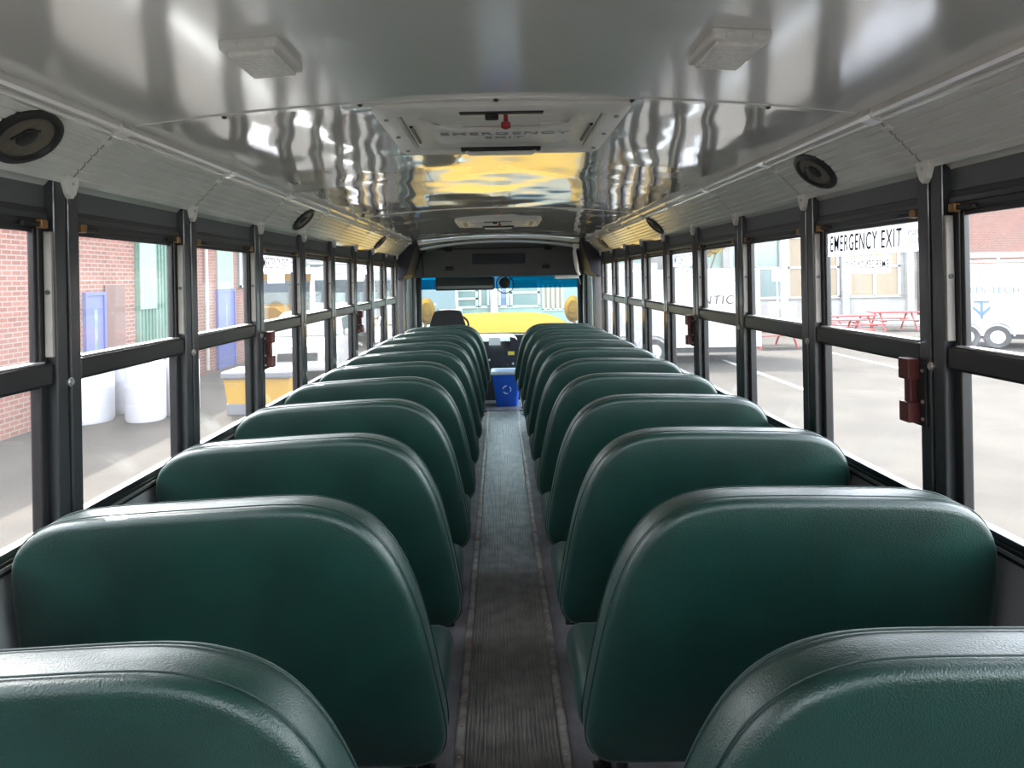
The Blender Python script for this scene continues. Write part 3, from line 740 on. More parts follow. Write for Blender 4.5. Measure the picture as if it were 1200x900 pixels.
r = empty('steering_wheel', (-0.60, 8.24, 0.94))
m = MB(); m.tube([(0.22*math.cos(2*PI*i/28), 0.22*math.sin(2*PI*i/28), 0) for i in range(28)], 0.014, 8, closed=True)
m.xf(Matrix.Rotation(math.radians(35), 4, 'X')).build('rim', 'rubber', r, smooth=True)
m = MB()
for a in (90, 210, 330): m.tube([(0, 0, 0), (0.21*math.cos(math.radians(a)), 0.21*math.sin(math.radians(a)), 0)], 0.012, 6)
m.lathe([(0.06, -0.02), (0.06, 0.02), (0.03, 0.03)], 16); m.tube([(0, 0, 0), (0, 0, -0.30)], 0.03, 10)
m.xf(Matrix.Rotation(math.radians(35), 4, 'X')).build('hub', 'rubber', r, smooth=True)
tag(r, 'black steering wheel in front of the driver seat', 'steering wheel')

r = empty('rear_view_mirror', (-0.42, 8.55, 1.44))
m = MB(); m.box(-0.38, 0.36, -0.02, 0.03, -0.085, 0.085, 0.025, 3); m.build('housing', 'rubber', r, smooth=True, angle=0.9)
m = MB(); m.box(-0.36, 0.34, -0.0235, -0.020, -0.07, 0.07, 0.001); m.build('mirror_face', 'mirror', r)
for x in (-0.25, 0.2): MB().tube([(x, 0.02, 0.05), (x, 0.06, 0.12)], 0.01, 8).build('arm', 'rubber', r)
r.rotation_euler = (math.radians(-14), 0, 0)
tag(r, 'long dark interior mirror hanging at the top left of the windshield', 'mirror')

r = empty('dash_fan', (0.07, 8.62, 1.44))
m = MB(); m.lathe([(0.04, -0.06), (0.07, -0.04), (0.07, 0.03), (0.04, 0.06)], 18, axis='y'); m.build('motor', 'rubber', r, smooth=True)
m = MB(); m.tube([(0, 0, 0.04), (0.02, 0, 0.085)], 0.012, 8); m.build('bracket', 'rubber', r)
m = MB(); m.tube([(0.11*math.cos(2*PI*i/20), -0.05, 0.11*math.sin(2*PI*i/20)-0.02) for i in range(20)], 0.006, 6, closed=True); m.build('guard_ring', 'rubber', r, smooth=True)
tag(r, 'small black fan at the middle top of the windshield', 'fan')

r = empty('sun_visor', (0.80, 8.62, 1.50))
m = MB(); m.box(-0.10, 0.20, -0.015, 0.015, -0.02, 0.03, 0.008); m.build('visor_arm', 'cornice', r)
m = MB(); m.tube([(0.19, 0, 0.01), (0.22, 0.0, -0.10)], 0.012, 8); m.build('hinge', 'rubber', r)
tag(r, 'pale folded visor bracket at the top right of the windshield', 'sun visor')

r = empty('grab_handle', (0.86, 7.48, 1.66))
m = MB(); m.tube([(-0.02, 0, 0.17), (-0.035, -0.02, 0.12), (-0.02, -0.025, 0.0), (-0.005, -0.02, -0.10), (0.02, 0, -0.14)], [0.016, 0.02, 0.024, 0.018, 0.014], 10); m.build('handle', 'white_plastic', r, smooth=True)
MB().box(-0.05, 0.02, -0.012, 0.03, 0.15, 0.20, 0.008).build('mount', 'white_plastic', r)
tag(r, 'white grab handle hanging at the right end of the bulkhead', 'grab handle')

r = empty('recycling_bin', (0.065, 8.08, 0.002))
m = MB(); m.lathe([(0.135, 0.0), (0.14, 0.01), (0.168, 0.34), (0.178, 0.35), (0.178, 0.385), (0.170, 0.385), (0.160, 0.34)], 4)
# rounded-square tub
m.bm.clear()
def rsq(h, k, z, n=5):
    rad = h*0.3; out = []
    for cx, cy, a0 in ((h-rad, k-rad, 0), (-h+rad, k-rad, 90), (-h+rad, -k+rad, 180), (h-rad, -k+rad, 270)):
        for i in range(n+1):
            a = math.radians(a0+90*i/n); out.append((cx+rad*math.cos(a), cy+rad*math.sin(a), z))
    return out
def loopmesh(L, cap0=True, cap1=False):
    mb = MB(); rings = [[mb.bm.verts.new(p) for p in l] for l in L]; n = len(rings[0])
    for a, b in zip(rings, rings[1:]):
        for i in range(n): mb.bm.faces.new((a[i], a[(i+1) % n], b[(i+1) % n], b[i]))
    if cap0: mb.bm.faces.new(rings[0][::-1])
    if cap1: mb.bm.faces.new(rings[-1])
    return mb
m.bm.free()
loopmesh([rsq(0.12, 0.11, 0), rsq(0.125, 0.115, 0.01), rsq(0.165, 0.15, 0.37), rsq(0.18, 0.165, 0.375), rsq(0.18, 0.165, 0.40), rsq(0.168, 0.152, 0.40), rsq(0.155, 0.14, 0.33), rsq(0.12, 0.11, 0.02)], True, True).build('tub', 'blue_bin', r, smooth=True, angle=0.7)
loopmesh([rsq(0.183, 0.168, 0.378), rsq(0.186, 0.171, 0.392), rsq(0.180, 0.166, 0.415), rsq(0.165, 0.150, 0.405), rsq(0.15, 0.135, 0.34)], False, False).build('liner', 'bin_liner', r, smooth=True)['label'] = 'pale plastic liner folded over the rim'
m = MB()
for i in range(3):
    a = math.radians(90+120*i); b = math.radians(90+120*i+75)
    m.tube([(0.045*math.cos(a+(b-a)*t/5), -0.137-0.0, 0.20+0.045*math.sin(a+(b-a)*t/5)) for t in range(6)], 0.006, 5)
m.build('recycling_mark', 'bin_liner', r)
tag(r, 'blue plastic bin with a white liner at the front end of the aisle', 'bin')

# ================================================================== OUTSIDE
GZ = -0.95
g = MB().box(-60, 80, -30, 90, GZ-0.2, GZ).build('ground', 'asphalt'); tag(g, 'pale sunlit asphalt parking lot around the bus', 'ground', kind='structure')
g = MB().box(-40, 70, 30.0, 36.2, GZ+0.001, GZ+0.14, 0.02).build('pavement', 'concrete'); tag(g, 'raised concrete pavement in front of the far building', 'pavement', kind='structure')
for (x, y0, y1, lb) in ((6.35, 14.0, 19.5, 'nearer white parking line on the asphalt right of the bus'), (10.05, 16.3, 22.0, 'farther white parking line running towards the red tables')):
    o = MB().box(x-0.06, x+0.06, y0, y1, GZ+0.001, GZ+0.006).build('parking_line', 'line'); tag(o, lb, 'parking line', 'white parking lines')

# own hood and mirrors
r = empty('bus_hood', (0, 9.05, 0))
m = MB()
secs = [(0.0, 1.06, 0.78, 0.12), (0.35, 1.05, 0.86, 0.10), (1.0, 1.02, 0.93, 0.10), (1.7, 0.98, 0.96, 0.12), (2.1, 0.90, 0.92, 0.20), (2.25, 0.74, 0.60, 0.2)]
rings = []
for y, hw, zt, rad in secs:
    ring = []
    for i in range(25):
        t = i/24; x = -1+2*t
        z = zt - (abs(x)**5)*rad - 0.015*(x*x)
        ring.append((hw*x, y, z))
    ring = [(hw, y, -0.35)] [:0] + [(-hw-0.02, y, -0.4)] + ring + [(hw+0.02, y, -0.4)]
    rings.append(ring)
vr = [[m.bm.verts.new(p) for p in R] for R in rings]
for a, b in zip(vr, vr[1:]):
    for i in range(len(a)-1): m.bm.faces.new((a[i], a[i+1], b[i+1], b[i]))
m.bm.faces.new(vr[0]); m.bm.faces.new(vr[-1][::-1])
m.build('hood_shell', 'yellow', r, smooth=True, angle=0.7)
for s in (-1, 1):
    f = MB(); f.prism([(0.5+0.62*math.cos(math.radians(a)), -0.35+0.62*math.sin(math.radians(a))) for a in range(0, 181, 15)], 'x', s*0.80, s*1.15)
    f.build('fender', 'yellow', r, smooth=True, angle=0.8)
    w = MB(); w.lathe([(0.30, 0), (0.48, 0.01), (0.50, 0.05), (0.50, 0.22), (0.48, 0.26), (0.30, 0.27)], 28, (s*0.98-0.13, 0.5, GZ+0.50), 'x'); w.build('front_wheel', 'tyre', r, smooth=True)
MB().tube([(0, 0.4, 0.84), (0, 1.9, 0.84)], 0.012, 6).build('centre_rib', 'yellow', r)
tag(r, 'yellow bus hood seen through the windshield', 'bus hood')
for s in (-1, 1):
    r = empty('crossover_mirror', (s*1.10, 10.35, 1.02))
    m = MB(); m.lathe([(0.02, -0.14), (0.10, -0.12), (0.15, -0.04), (0.14, 0.03), (0.05, 0.07), (0.01, 0.075)], 20, axis='y'); 
    m.xf(Matrix.Diagonal((0.85, 1, 1.35, 1)))
    m.build('mirror_shell', 'yellow', r, smooth=True)
    m = MB(); m.lathe([(0.05, -0.150), (0.045, -0.155), (0.01, -0.156)], 16, (-s*0.02, 0, -0.01), axis='y'); m.build('mount_boss', 'yellow', r)
    m = MB(); m.tube([(0, 0, -0.10), (s*0.04, -0.1, -0.30), (s*0.02, -0.2, -0.55)], 0.022, 8); m.build('mirror_arm', 'yellow', r, smooth=True)
    tag(r, 'yellow crossover mirror on the %s front corner of the hood' % ('left' if s < 0 else 'right'), 'mirror', 'hood mirrors')

# left brick building
XB = -8.0
r = empty('brick_building', (XB, 0, GZ))
m = MB(); m.box(-8, 0, -14, 23.0, 0, 4.9); m.build('brick_wall', 'brick', r)
m = MB(); m.box(-8.1, 0.08, -14.1, 23.08, 4.9, 5.05); m.build('coping', 'limestone', r)
def facade_door(parent, y, w, h, mat, transom):
    d = MB(); d.box(-0.02, 0.045, y-w/2, y+w/2, 0.0, h, 0.01); o = d.build('entry_door', mat, parent)
    f = MB()
    for a, b, c, e in ((y-w/2-0.07, y-w/2, 0, h+0.07), (y+w/2, y+w/2+0.07, 0, h+0.07), (y-w/2, y+w/2, h, h+0.07)): f.box(-0.01, 0.07, a, b, c, e)
    f.build('door_frame', mat, o)
    MB().box(0.045, 0.050, y-0.05, y+0.06, h*0.45, h*0.88).build('door_pane', 'pane_dark', o)
    MB().box(0.045, 0.09, y-w*0.40, y-w*0.34, h*0.42, h*0.50).build('handle', 'alu', o)
    if transom: MB().box(-0.02, 0.04, y-w/2, y+w/2, h+0.08, h+1.5).build('transom_panel', transom, o)
facade_door(r, 13.45, 0.55, 2.25, 'blue_door', None); MB().box(-0.01, 0.03, 13.82, 14.55, 0, 2.45).build('recess_panel', 'brown_panel', r); facade_door(r, 19.9, 1.15, 2.2, 'blue_door', 'green_clad_light')
c = MB(); c.box(0.0, 0.05, 15.0, 16.95, 0, 4.7)
for i in range(13): c.box(0.05, 0.075, 15.03+0.148*i, 15.03+0.148*i+0.07, 0.05, 4.65)
c.build('green_cladding', 'green_clad', r)
c = MB(); c.box(0.08, 0.10, 15.05, 15.75, 1.9, 3.7); c.build('light_panel', 'green_clad_light', r)
c = MB(); c.box(0.0, 0.05, 17.05, 17.75, 2.2, 3.9)
for i in range(9): c.box(0.05, 0.09, 17.07, 17.73, 2.25+0.18*i, 2.25+0.18*i+0.07)
c.build('louvre', 'white_frame', r)
for y in (12.6, 18.5): MB().tube([(0.08, y, 0.1), (0.08, y, 4.8)], 0.05, 8).build('downpipe', 'brick' if False else 'beige', r, smooth=True)
c = MB(); c.box(0, 0.06, 20.9, 22.3, 2.3, 3.9); w_ = c.build('facade_window', 'pane_dark', r)
c = MB()
for b in ((20.9, 20.98, 2.3, 3.9), (22.22, 22.3, 2.3, 3.9), (21.56, 21.64, 2.3, 3.9), (20.9, 22.3, 2.3, 2.38), (20.9, 22.3, 3.82, 3.9)): c.box(0.06, 0.10, *b)
c.build('window_bars', 'white_frame', w_)
tag(r, 'long red brick building with blue doors left of the bus', 'building')

# white tanks by the wall
def tank(x, y, rad, h, lab):
    r = empty('storage_tank', (x, y, GZ))
    m = MB().lathe([(rad*0.93, 0.0), (rad, 0.05), (rad, h*0.52), (rad*1.012, h*0.54), (rad*1.012, h*0.57), (rad, h*0.59), (rad, h*0.88), (rad*0.93, h*0.95), (rad*0.6, h), (0.10, h)], 36); m.build('tank_body', 'poly', r, smooth=True)
    m = MB().lathe([(0.12, h), (0.12, h+0.05), (0.09, h+0.07)], 16); m.build('lid', 'poly', r, smooth=True)
    tag(r, lab, 'tank', 'white tanks by the brick wall')
tank(-7.46, 12.35, 0.42, 1.12, 'white plastic tank by the brick wall, nearest to the left pillar')
tank(-7.20, 13.35, 0.42, 1.12, 'white plastic tank set back between two others by the brick wall')
tank(-6.45, 12.40, 0.34, 1.12, 'white plastic tank with fully visible front at the middle of the left window')
tank(-6.02, 12.92, 0.30, 1.12, 'slimmer white plastic tank at the right end beside the outermost tank')

# grit bin
r = empty('grit_bin', (-4.55, 13.1, GZ))
m = MB(); m.prism([(-0.52, 0.0), (0.52, 0.0), (0.62, 0.68), (-0.62, 0.68)], 'y', -0.38, 0.38); m.build('bin_body', 'grit', r)
m = MB(); m.box(-0.66, 0.66, -0.45, 0.42, 0.66, 0.80, 0.04, 2); m.build('bin_lid', 'grit_lid', r)
m = MB(); m.box(-0.56, 0.56, -0.41, -0.37, 0.0, 0.20, 0.01); m.build('base_skirt', 'grit_lid', r)
m = MB(); m.tube([(0.15*math.cos(math.radians(a)), -0.40, 0.62+0.12*math.sin(math.radians(a))) for a in range(180, 361, 15)], 0.015, 6); m.build('lid_catch', 'rubber', r)
tag(r, 'yellow bin with a grey lid on the asphalt left of the bus', 'grit bin')

# vehicles -----------------------------------------------------------------
def wheel(parent, x, y, rad=0.34, w=0.22):
    o = MB().lathe([(rad*0.60, -w/2), (rad*0.95, -w/2), (rad, -w/2+0.03), (rad, w/2-0.03), (rad*0.95, w/2), (rad*0.60, w/2)], 24, (x, y, rad), 'x').build('wheel', 'tyre', parent, smooth=True)
    MB().lathe([(rad*0.58, -w/2-0.005), (rad*0.2, -w/2-0.02), (rad*0.2, w/2+0.02), (rad*0.58, w/2+0.005)], 16, (x, y, rad), 'x').build('hub_cap', 'alu', o, smooth=True)
def car(name, x, y, rz, paint, lab, cat, L=4.6, W=1.85, H=1.65, van=False):
    r = empty(name, (x, y, GZ), rz)
    hw = W/2
    # side profile (y: front negative), z
    if van: pr = [(-L/2, 0.35), (-L/2, 0.85), (-L/2+0.75, 1.15), (-L/2+1.45, H-0.05), (-L/2+1.8, H), (L/2-0.05, H), (L/2, H-0.1), (L/2, 0.35)]
    else: pr = [(-L/2, 0.38), (-L/2-0.02, 0.75), (-L/2+0.15, 0.92), (-L/2+1.25, 1.06), (-L/2+1.95, H-0.06), (-L/2+2.3, H), (L/2-0.9, H-0.02), (L/2-0.15, 1.05), (L/2, 0.95), (L/2, 0.38)]
    m = MB(); n = len(pr)
    cols = []
    for fx in (-1.0, -0.93, 0.93, 1.0):
        col = []
        for (yy, zz) in pr:
            k = 1.0
            if zz > 1.0: k = 1.0 - 0.17*(zz-1.0)/(H-1.0)*(0.4 if van else 1)
            dz = -0.03 if abs(fx) == 1.0 and zz > 1.2 else 0
            col.append(m.bm.verts.new((fx*hw*k, yy*(0.985 if abs(fx) == 1 else 1), zz+dz)))
        cols.append(col)
    for a, b in zip(cols, cols[1:]):
        for i in range(n): m.bm.faces.new((a[i], a[(i+1) % n], b[(i+1) % n], b[i]))
    m.bm.faces.new(cols[0][::-1]); m.bm.faces.new(cols[-1])
    m.build('body', paint, r, smooth=True, angle=0.5)
    # windscreen, side glass
    if van: y0, z0, y1, z1 = -L/2+0.78, 1.17, -L/2+1.43, H-0.07
    else: y0, z0, y1, z1 = -L/2+1.28, 1.08, -L/2+1.93, H-0.08
    kk = 1.0 - 0.17*(0.4 if van else 1)
    m = MB(); a = [m.bm.verts.new(p) for p in ((-hw*0.90, y0-0.02, z0+0.01), (hw*0.90, y0-0.02, z0+0.01), (hw*kk*0.90, y1-0.02, z1+0.01), (-hw*kk*0.90, y1-0.02, z1+0.01))]
    m.bm.faces.new(a); ws = m.build('windscreen', 'carglass', r); sm = ws.modifiers.new('t', 'SOLIDIFY'); sm.thickness = 0.01; sm.offset = 0
    for s in (-1, 1):
        m = MB(); ye = (L/2-1.1 if not van else -L/2+2.2)
        k0 = 1.0 - 0.17*(0.10)/(H-1.0)*(0.4 if van else 1)
        a = [m.bm.verts.new(p) for p in ((s*(hw*k0+0.005), y0+0.15, 1.12), (s*(hw*k0+0.005), ye+0.35, 1.12), (s*(hw*kk+0.015), ye, H-0.12), (s*(hw*kk+0.015), y1+0.12, H-0.12))]
        m.bm.faces.new(a); g = m.build('side_glass', 'carglass', r); sm = g.modifiers.new('t', 'SOLIDIFY'); sm.thickness = 0.01; sm.offset = 0
        MB().box(*sorted((s*hw*0.62, s*hw*0.93)), -L/2-0.03, -L/2+0.06, 0.66, 0.82, 0.02).build('headlamp', 'lamp_clear', r, smooth=True)
        MB().box(*sorted((s*hw*1.0, s*(hw+0.16))), y0+0.25, y0+0.38, 1.05, 1.22, 0.03).build('wing_mirror', paint, r, smooth=True)
        wheel(r, s*(hw-0.12), -L/2+0.85); wheel(r, s*(hw-0.12), L/2-0.85)
    MB().box(-hw*0.5, hw*0.5, -L/2-0.03, -L/2+0.05, 0.60, 0.80, 0.02).build('grille', 'rubber', r)
    MB().box(-hw*0.95, hw*0.95, -L/2-0.06, -L/2+0.1, 0.36, 0.56, 0.04).build('bumper', paint, r, smooth=True)
    tag(r, lab, cat)
    return r
car('passenger_car', -5.0, 18.2, 0.12, 'white_paint', 'white car parked nose-on behind the yellow grit bin', 'car')
car('passenger_car', -2.9, 22.0, 0.0, 'silver', 'silver car parked to the right of the white car', 'car')
car('cargo_van', -2.9, 31.0, 0.05, 'white_paint', 'white van parked far ahead on the left of the bus', 'van', 5.6, 2.1, 2.5, True)

def school_bus(x, y, rz, lab, body='yellow'):
    r = empty('parked_school_bus', (x, y, GZ), rz)
    m = MB(); m.prism([(-1.2, 0.55), (-1.22, 2.2), (-1.15, 2.75), (-0.95, 2.95), (0.95, 2.95), (1.15, 2.75), (1.22, 2.2), (1.2, 0.55)], 'y', 0, 9.0); m.build('body', body, r, smooth=True, angle=0.3)
    m = MB(); m.prism([(-1.16, 2.76), (-0.95, 2.98), (-0.5, 3.07), (0.5, 3.07), (0.95, 2.98), (1.16, 2.76)], 'y', -0.02, 9.02); m.build('roof', 'white_paint', r, smooth=True, angle=0.4)
    for s in (-1, 1):
        for i in range(10):
            a, b = sorted((s*1.21, s*1.235)); MB().box(a, b, 0.35+0.82*i, 0.35+0.82*i+0.66, 1.75, 2.45, 0.01).build('side_window', 'carglass', r)
        for z in (0.95, 1.35): MB().box(*sorted((s*1.205, s*1.235)), 0, 9.0, z, z+0.05).build('rub_rail', 'rubber', r)
        wheel(r, s*1.05, 1.9, 0.48, 0.28); wheel(r, s*1.05, 7.6, 0.48, 0.28)
    MB().box(-1.0, 1.0, -0.04, 0.0, 1.65, 2.5, 0.01).build('front_glass', 'carglass', r)
    m = MB(); m.prism([(-0.95, 0.5), (-0.95, 1.35), (-0.7, 1.55), (0.7, 1.55), (0.95, 1.35), (0.95, 0.5)], 'y', -1.3, 0.0); m.build('hood', body, r, smooth=True, angle=0.4)
    MB().box(-1.1, 1.1, -1.4, -1.28, 0.45, 0.75, 0.02).build('bumper', 'rubber', r)
    tag(r, lab, 'school bus', 'parked school buses')
school_bus(-8.75, 25.8, 0.0, 'yellow school bus with a white roof parked beyond the brick building')
school_bus(-6.0, 26.0, 0.0, 'white bodied bus with dark windows parked beside the yellow bus', 'white_paint')

def trailer(nm, x0, x1, y, depth, h, lab, words, logo, rz=0.0):
    r = empty(nm, ((x0+x1)/2, y, GZ), rz); hw = (x1-x0)/2
    m = MB(); m.box(-hw, hw, 0, depth, 0.45, h, 0.05, 3); m.build('box_body', 'white_paint', r, smooth=True, angle=0.8)
    m = MB(); m.box(-hw+0.02, hw-0.02, -0.01, depth, h-0.16, h-0.13); m.build('roof_trim', 'alu', r)
    m = MB(); m.box(-hw, hw, -0.012, depth+0.01, 0.45, 0.95, 0.01); m.build('lower_panel', 'white_frame', r)
    m = MB(); m.box(-hw+0.3, hw-0.2, 0.1, depth-0.1, 0.30, 0.46); m.build('chassis', 'rubber', r)
    for wx in (-2.55, -1.75) if logo else (-hw*0.6, -hw*0.6+0.85):
        o = MB().lathe([(0.2, 0), (0.33, 0), (0.36, 0.03), (0.36, 0.19), (0.33, 0.22), (0.2, 0.22)], 24, (wx, -0.03, 0.36), 'y').build('wheel', 'tyre', r, smooth=True)
        MB().lathe([(0.2, -0.01), (0.08, -0.02), (0.08, 0.0)], 16, (wx, -0.03, 0.36), 'y').build('hub_cap', 'white_paint', o, smooth=True)
        m = MB(); m.tube([(wx+0.42*math.cos(math.radians(a)), -0.05, 0.40+0.42*math.sin(math.radians(a))) for a in range(0, 181, 15)], 0.03, 6); m.build('mudguard', 'ink_grey', r, smooth=True)
    for tx, tz, s, b, mt in words: text(b, 'lettering', mt, r, (tx, -0.008, tz), (PI/2, 0, 0), s, 0.003, 0.15 if not logo else 0.0)
    if logo:
        m = MB()
        lx, lz = -2.15, 0.90
        m.box(lx-0.20, lx+0.20, -0.012, -0.002, lz+0.52, lz+0.58); m.box(lx-0.035, lx+0.035, -0.012, -0.002, lz, lz+0.54)
        m.prism([(lx-0.22, lz+0.42), (lx, lz+0.20), (lx+0.22, lz+0.42), (lx+0.22, lz+0.32), (lx, lz+0.08), (lx-0.22, lz+0.32)], 'y', -0.012, -0.002)
        m.build('logo_mark', 'ink_blue', r)
        m = MB()
        m.tube([(-hw, 0.1, h+0.08), (hw, 0.1, h+0.08)], 0.035, 6)
        for i in range(6): m.tube([(-hw+0.3+i*(2*hw-0.6)/5, 0.1, h), (-hw+0.3+i*(2*hw-0.6)/5, 0.1, h+0.22)], 0.03, 6)
        m.build('roof_rack', 'white_paint', r)
    tag(r, lab, 'trailer', 'white box trailers')
trailer('box_trailer', 2.4, 7.15, 18.7, 2.4, 2.60, 'white box trailer with dark slanted lettering parked ahead on the right', [(1.28, 1.74, 0.34, 'NTICS', 'ink')], False)
trailer('box_trailer', 13.8, 20.0, 20.3, 2.4, 2.62, 'long white box trailer with a blue T-shaped logo on its side', [(-1.95, 1.80, 0.27, 'ARTS TECH', 'ink_blue')], True, -0.45)

# picnic tables
def picnic(x, y, rz, lab, first=[None]):
    if first[0] is None:
        r = empty('picnic_table')
        MB().box(-0.92, 0.92, -0.38, 0.38, 0.72, 0.77, 0.01).build('tabletop', 'redtable', r)
        for s in (-1, 1):
            MB().box(-0.92, 0.92, s*0.72-0.14, s*0.72+0.14, 0.42, 0.46, 0.01).build('bench', 'redtable', r)
            MB().tube([(s*0.62, -0.72, 0.0), (s*0.62, -0.20, 0.72)], 0.035, 6).tube([(s*0.62, 0.72, 0.0), (s*0.62, 0.20, 0.72)], 0.035, 6).tube([(s*0.62, -0.75, 0.40), (s*0.62, 0.75, 0.40)], 0.03, 6).build('leg_frame', 'redtable', r)
        first[0] = r; c = r
    else: c = copy_tree(first[0])
    c.location = (x, y, GZ); c.rotation_euler = (0, 0, rz)
    tag(c, lab, 'picnic table', 'red picnic tables')
picnic(8.95, 22.8, 0.1, 'red picnic table nearest to the white lettered trailer')
picnic(12.0, 24.4, 0.0, 'red picnic table in the middle of the pavement edge')
picnic(13.6, 26.6, 0.1, 'red picnic table set farther back toward the building')
picnic(16.4, 28.5, -0.1, 'red picnic table nearest to the logo trailer')

# far building across the lot
r = empty('school_building', (0, 36.0, GZ))
m = MB(); m.box(-30, 22.0, 0.0, 10, 0, 9.0); m.build('stone_wall', 'limestone', r)
m = MB(); m.box(22.0, 60.0, -0.3, 10, 0, 9.0); m.build('brick_wall', 'brick_x', r)
m = MB(); m.box(22.0, 60.0, -0.36, -0.3, 3.05, 3.35); m.build('stone_band', 'limestone', r)
def win(x0, x1, z0, z1, cols, rows, pane, fr='white_frame', low=None):
    m = MB(); m.box(x0, x1, -0.06, 0.0, z0, z1); o = m.build('facade_window', pane, r)
    m = MB(); t = 0.06
    for i in range(cols+1):
        x = x0+(x1-x0)*i/cols; m.box(x-t, x+t, -0.12, -0.05, z0, z1)
    for j in range(rows+1):
        z = z0+(z1-z0)*j/rows; m.box(x0-t, x1+t, -0.12, -0.05, z-t, z+t)
    m.build('window_bars', fr, o)
# tall windows right side
for i, (x0, p) in enumerate(((9.2, 'pale_green'), (12.2, 'pane_dark'), (15.2, 'pane_tan'), (18.4, 'pane_tan'))):
    win(x0, x0+2.6, 1.15, 4.3, 2, 2, p)
m = MB(); m.box(8.6, 21.9, -0.15, 0, 0, 0.95); m.build('stone_plinth', 'concrete', r)
for x in (8.9, 11.9, 14.9, 18.1, 21.5): MB().box(x-0.18, x+0.18, -0.3, 0, 0, 9.0).build('pilaster', 'white_frame' if x in (8.9, 14.9) else 'limestone', r)
# front view: pale green panels with white frames
m = MB(); m.box(-7.0, 8.0, -0.05, 0, 0, 5.2); m.build('green_panels', 'pale_green', r)
win(-3.9, -2.7, 0.95, 2.25, 1, 2, 'pane_tan'); win(-2.5, -1.2, 0.95, 1.85, 1, 2, 'pane_dark'); win(-1.02, -0.60, 0.95, 1.95, 1, 1, 'pane_dark'); win(0.0, 0.42, 0.95, 2.2, 1, 1, 'pane_blue'); win(0.62, 2.05, 0.95, 2.4, 1, 2, 'pane_dark'); win(2.3, 3.3, 0.75, 2.2, 4, 1, 'pane_tan'); win(5.0, 7.4, 0.75, 3.0, 4, 1, 'pane_dark')
MB().box(-0.48, -0.10, -0.35, 0, 0, 5.4).build('white_column', 'white_frame', r)
MB().box(-7.0, 8.2, -0.6, 0, 2.75, 3.1).build('canopy', 'white_frame', r)
for x in (-22, -18, -14, -10): win(x, x+2.6, 1.0, 3.4, 2, 2, 'pane_dark')
tag(r, 'long pale building with white framed windows across the lot', 'building')

# yellow-leaved tree and signs
r = empty('street_tree', (10.1, 33.2, GZ+0.13))
m = MB(); m.tube([(0, 0, 0), (0.05, 0, 1.6), (0.0, 0.1, 3.2)], [0.12, 0.09, 0.05], 8); m.tube([(0.03, 0, 2.2), (0.5, 0.1, 3.4)], [0.05, 0.03], 6); m.tube([(0.03, 0, 2.3), (-0.4, -0.1, 3.5)], [0.05, 0.03], 6); m.build('trunk', 'bark', r, smooth=True)
m = MB()
for i in range(1400):
    u = random.random()*2*PI; v = math.acos(random.uniform(-1, 1)); rr = 0.95*random.random()**0.4
    c = Vector((rr*math.sin(v)*math.cos(u), rr*math.sin(v)*math.sin(u), 3.9+0.75*rr*math.cos(v)))
    a = Vector((random.uniform(-1, 1), random.uniform(-1, 1), random.uniform(-1, 1))).normalized()*0.09; b = a.orthogonal().normalized()*0.05
    q = [m.bm.verts.new(c+a), m.bm.verts.new(c+b), m.bm.verts.new(c-a), m.bm.verts.new(c-b)]; m.bm.faces.new(q)
m.build('crown', 'leaf', r)
tag(r, 'small tree with yellow leaves in front of the far building', 'tree')
r = empty('street_sign', (12.4, 30.5, GZ+0.13))
MB().tube([(0, 0, 0), (0, 0, 2.5)], 0.04, 8).build('post', 'alu', r); MB().box(-0.25, 0.25, -0.06, -0.04, 1.95, 2.5, 0.01).build('sign_plate', 'white_paint', r)
tag(r, 'blank white sign on a thin post near the far building', 'sign')
r = empty('fence', (5.6, 24.0, GZ))
for i in range(7): MB().box(i*0.36-0.07, i*0.36+0.07, -0.03, 0.03, 0, 2.0, 0.01).build('picket', 'white_frame', r)
MB().box(-0.1, 2.3, 0.03, 0.06, 0.5, 0.6).build('rail', 'white_frame', r); MB().box(-0.1, 2.3, 0.03, 0.06, 1.6, 1.7).build('rail', 'white_frame', r)
tag(r, 'white picket fence behind the lettered trailer', 'fence')

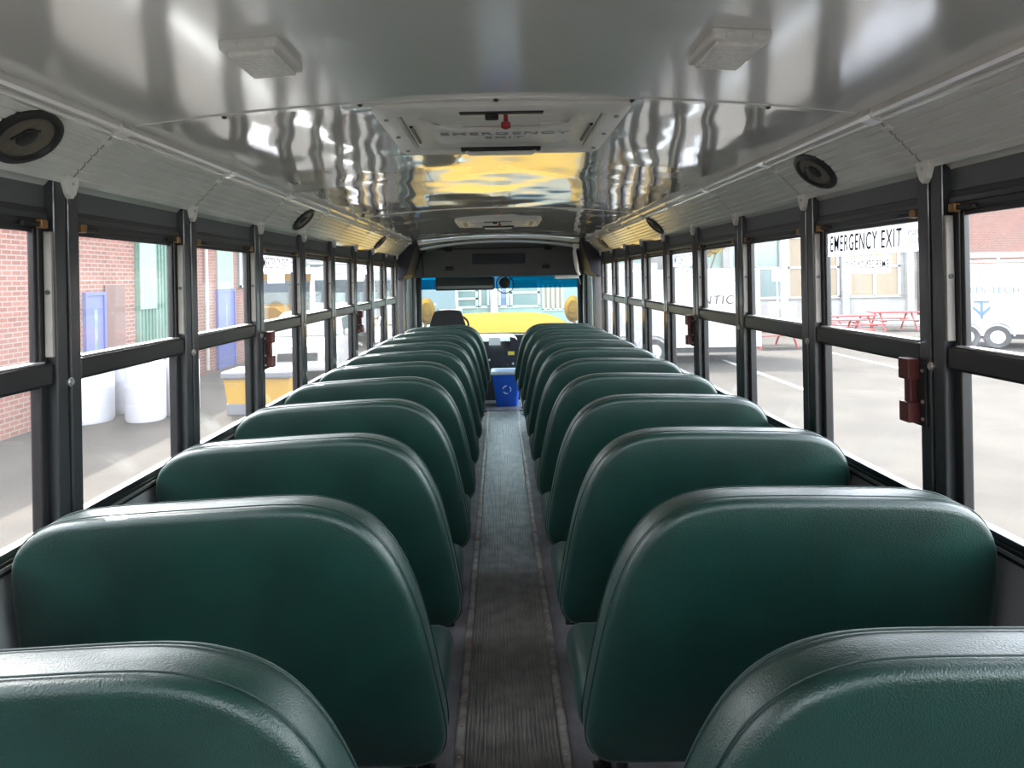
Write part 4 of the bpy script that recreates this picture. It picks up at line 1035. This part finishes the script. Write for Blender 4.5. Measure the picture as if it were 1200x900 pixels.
# ------------------------------------------------------------------ light
w = bpy.data.worlds.new('sky'); scene.world = w; w.use_nodes = True; nt = w.node_tree
bg = nt.nodes['Background']; sky = nt.nodes.new('ShaderNodeTexSky'); sky.sky_type = 'NISHITA'; sky.sun_disc = False
SUN_EL = math.radians(50); SUN_AZ = math.radians(-38)       # measured from +Y toward +X
sky.sun_elevation = SUN_EL; sky.sun_rotation = SUN_AZ; sky.air_density = 1.0; sky.dust_density = 2.0; sky.ozone_density = 1.0
hs = nt.nodes.new('ShaderNodeHueSaturation'); hs.inputs['Saturation'].default_value = 0.30; nt.links.new(sky.outputs[0], hs.inputs['Color']); nt.links.new(hs.outputs[0], bg.inputs[0]); bg.inputs[1].default_value = 1.8
sd = bpy.data.lights.new('sun', 'SUN'); sd.energy = 10.0; sd.angle = math.radians(0.6); sd.color = (1.0, 0.95, 0.86)
so = bpy.data.objects.new('sun', sd); COL.objects.link(so)
dv = Vector((math.sin(SUN_AZ)*math.cos(SUN_EL), math.cos(SUN_AZ)*math.cos(SUN_EL), math.sin(SUN_EL)))
so.rotation_euler = dv.to_track_quat('Z', 'Y').to_euler(); so.location = (0, 0, 20)

# ------------------------------------------------------------------ camera
cd = bpy.data.cameras.new('camera'); cam = bpy.data.objects.new('camera', cd); COL.objects.link(cam); scene.camera = cam
cd.sensor_width = 36.0; cd.lens = 801/1200*36; cd.clip_start = 0.02; cd.clip_end = 300
ROLL = math.radians(-1.03)
cam.location = (0, 0, 1.5)
cam.rotation_euler = (Matrix.Rotation(PI/2, 4, 'X') @ Matrix.Rotation(ROLL, 4, 'Z')).to_euler()
cd.shift_x = 15/1200; cd.shift_y = -124/1200

vs = scene.view_settings; vs.view_transform = 'Standard'; vs.look = 'None'; vs.gamma = 1.0; vs.exposure = 0.85; vs.use_curve_mapping = False
cy = scene.cycles; cy.use_denoising = True; cy.max_bounces = 10; cy.diffuse_bounces = 5; cy.glossy_bounces = 5; cy.transparent_max_bounces = 16; cy.transmission_bounces = 6
cy.sample_clamp_indirect = 8.0; cy.caustics_reflective = True; cy.caustics_refractive = False
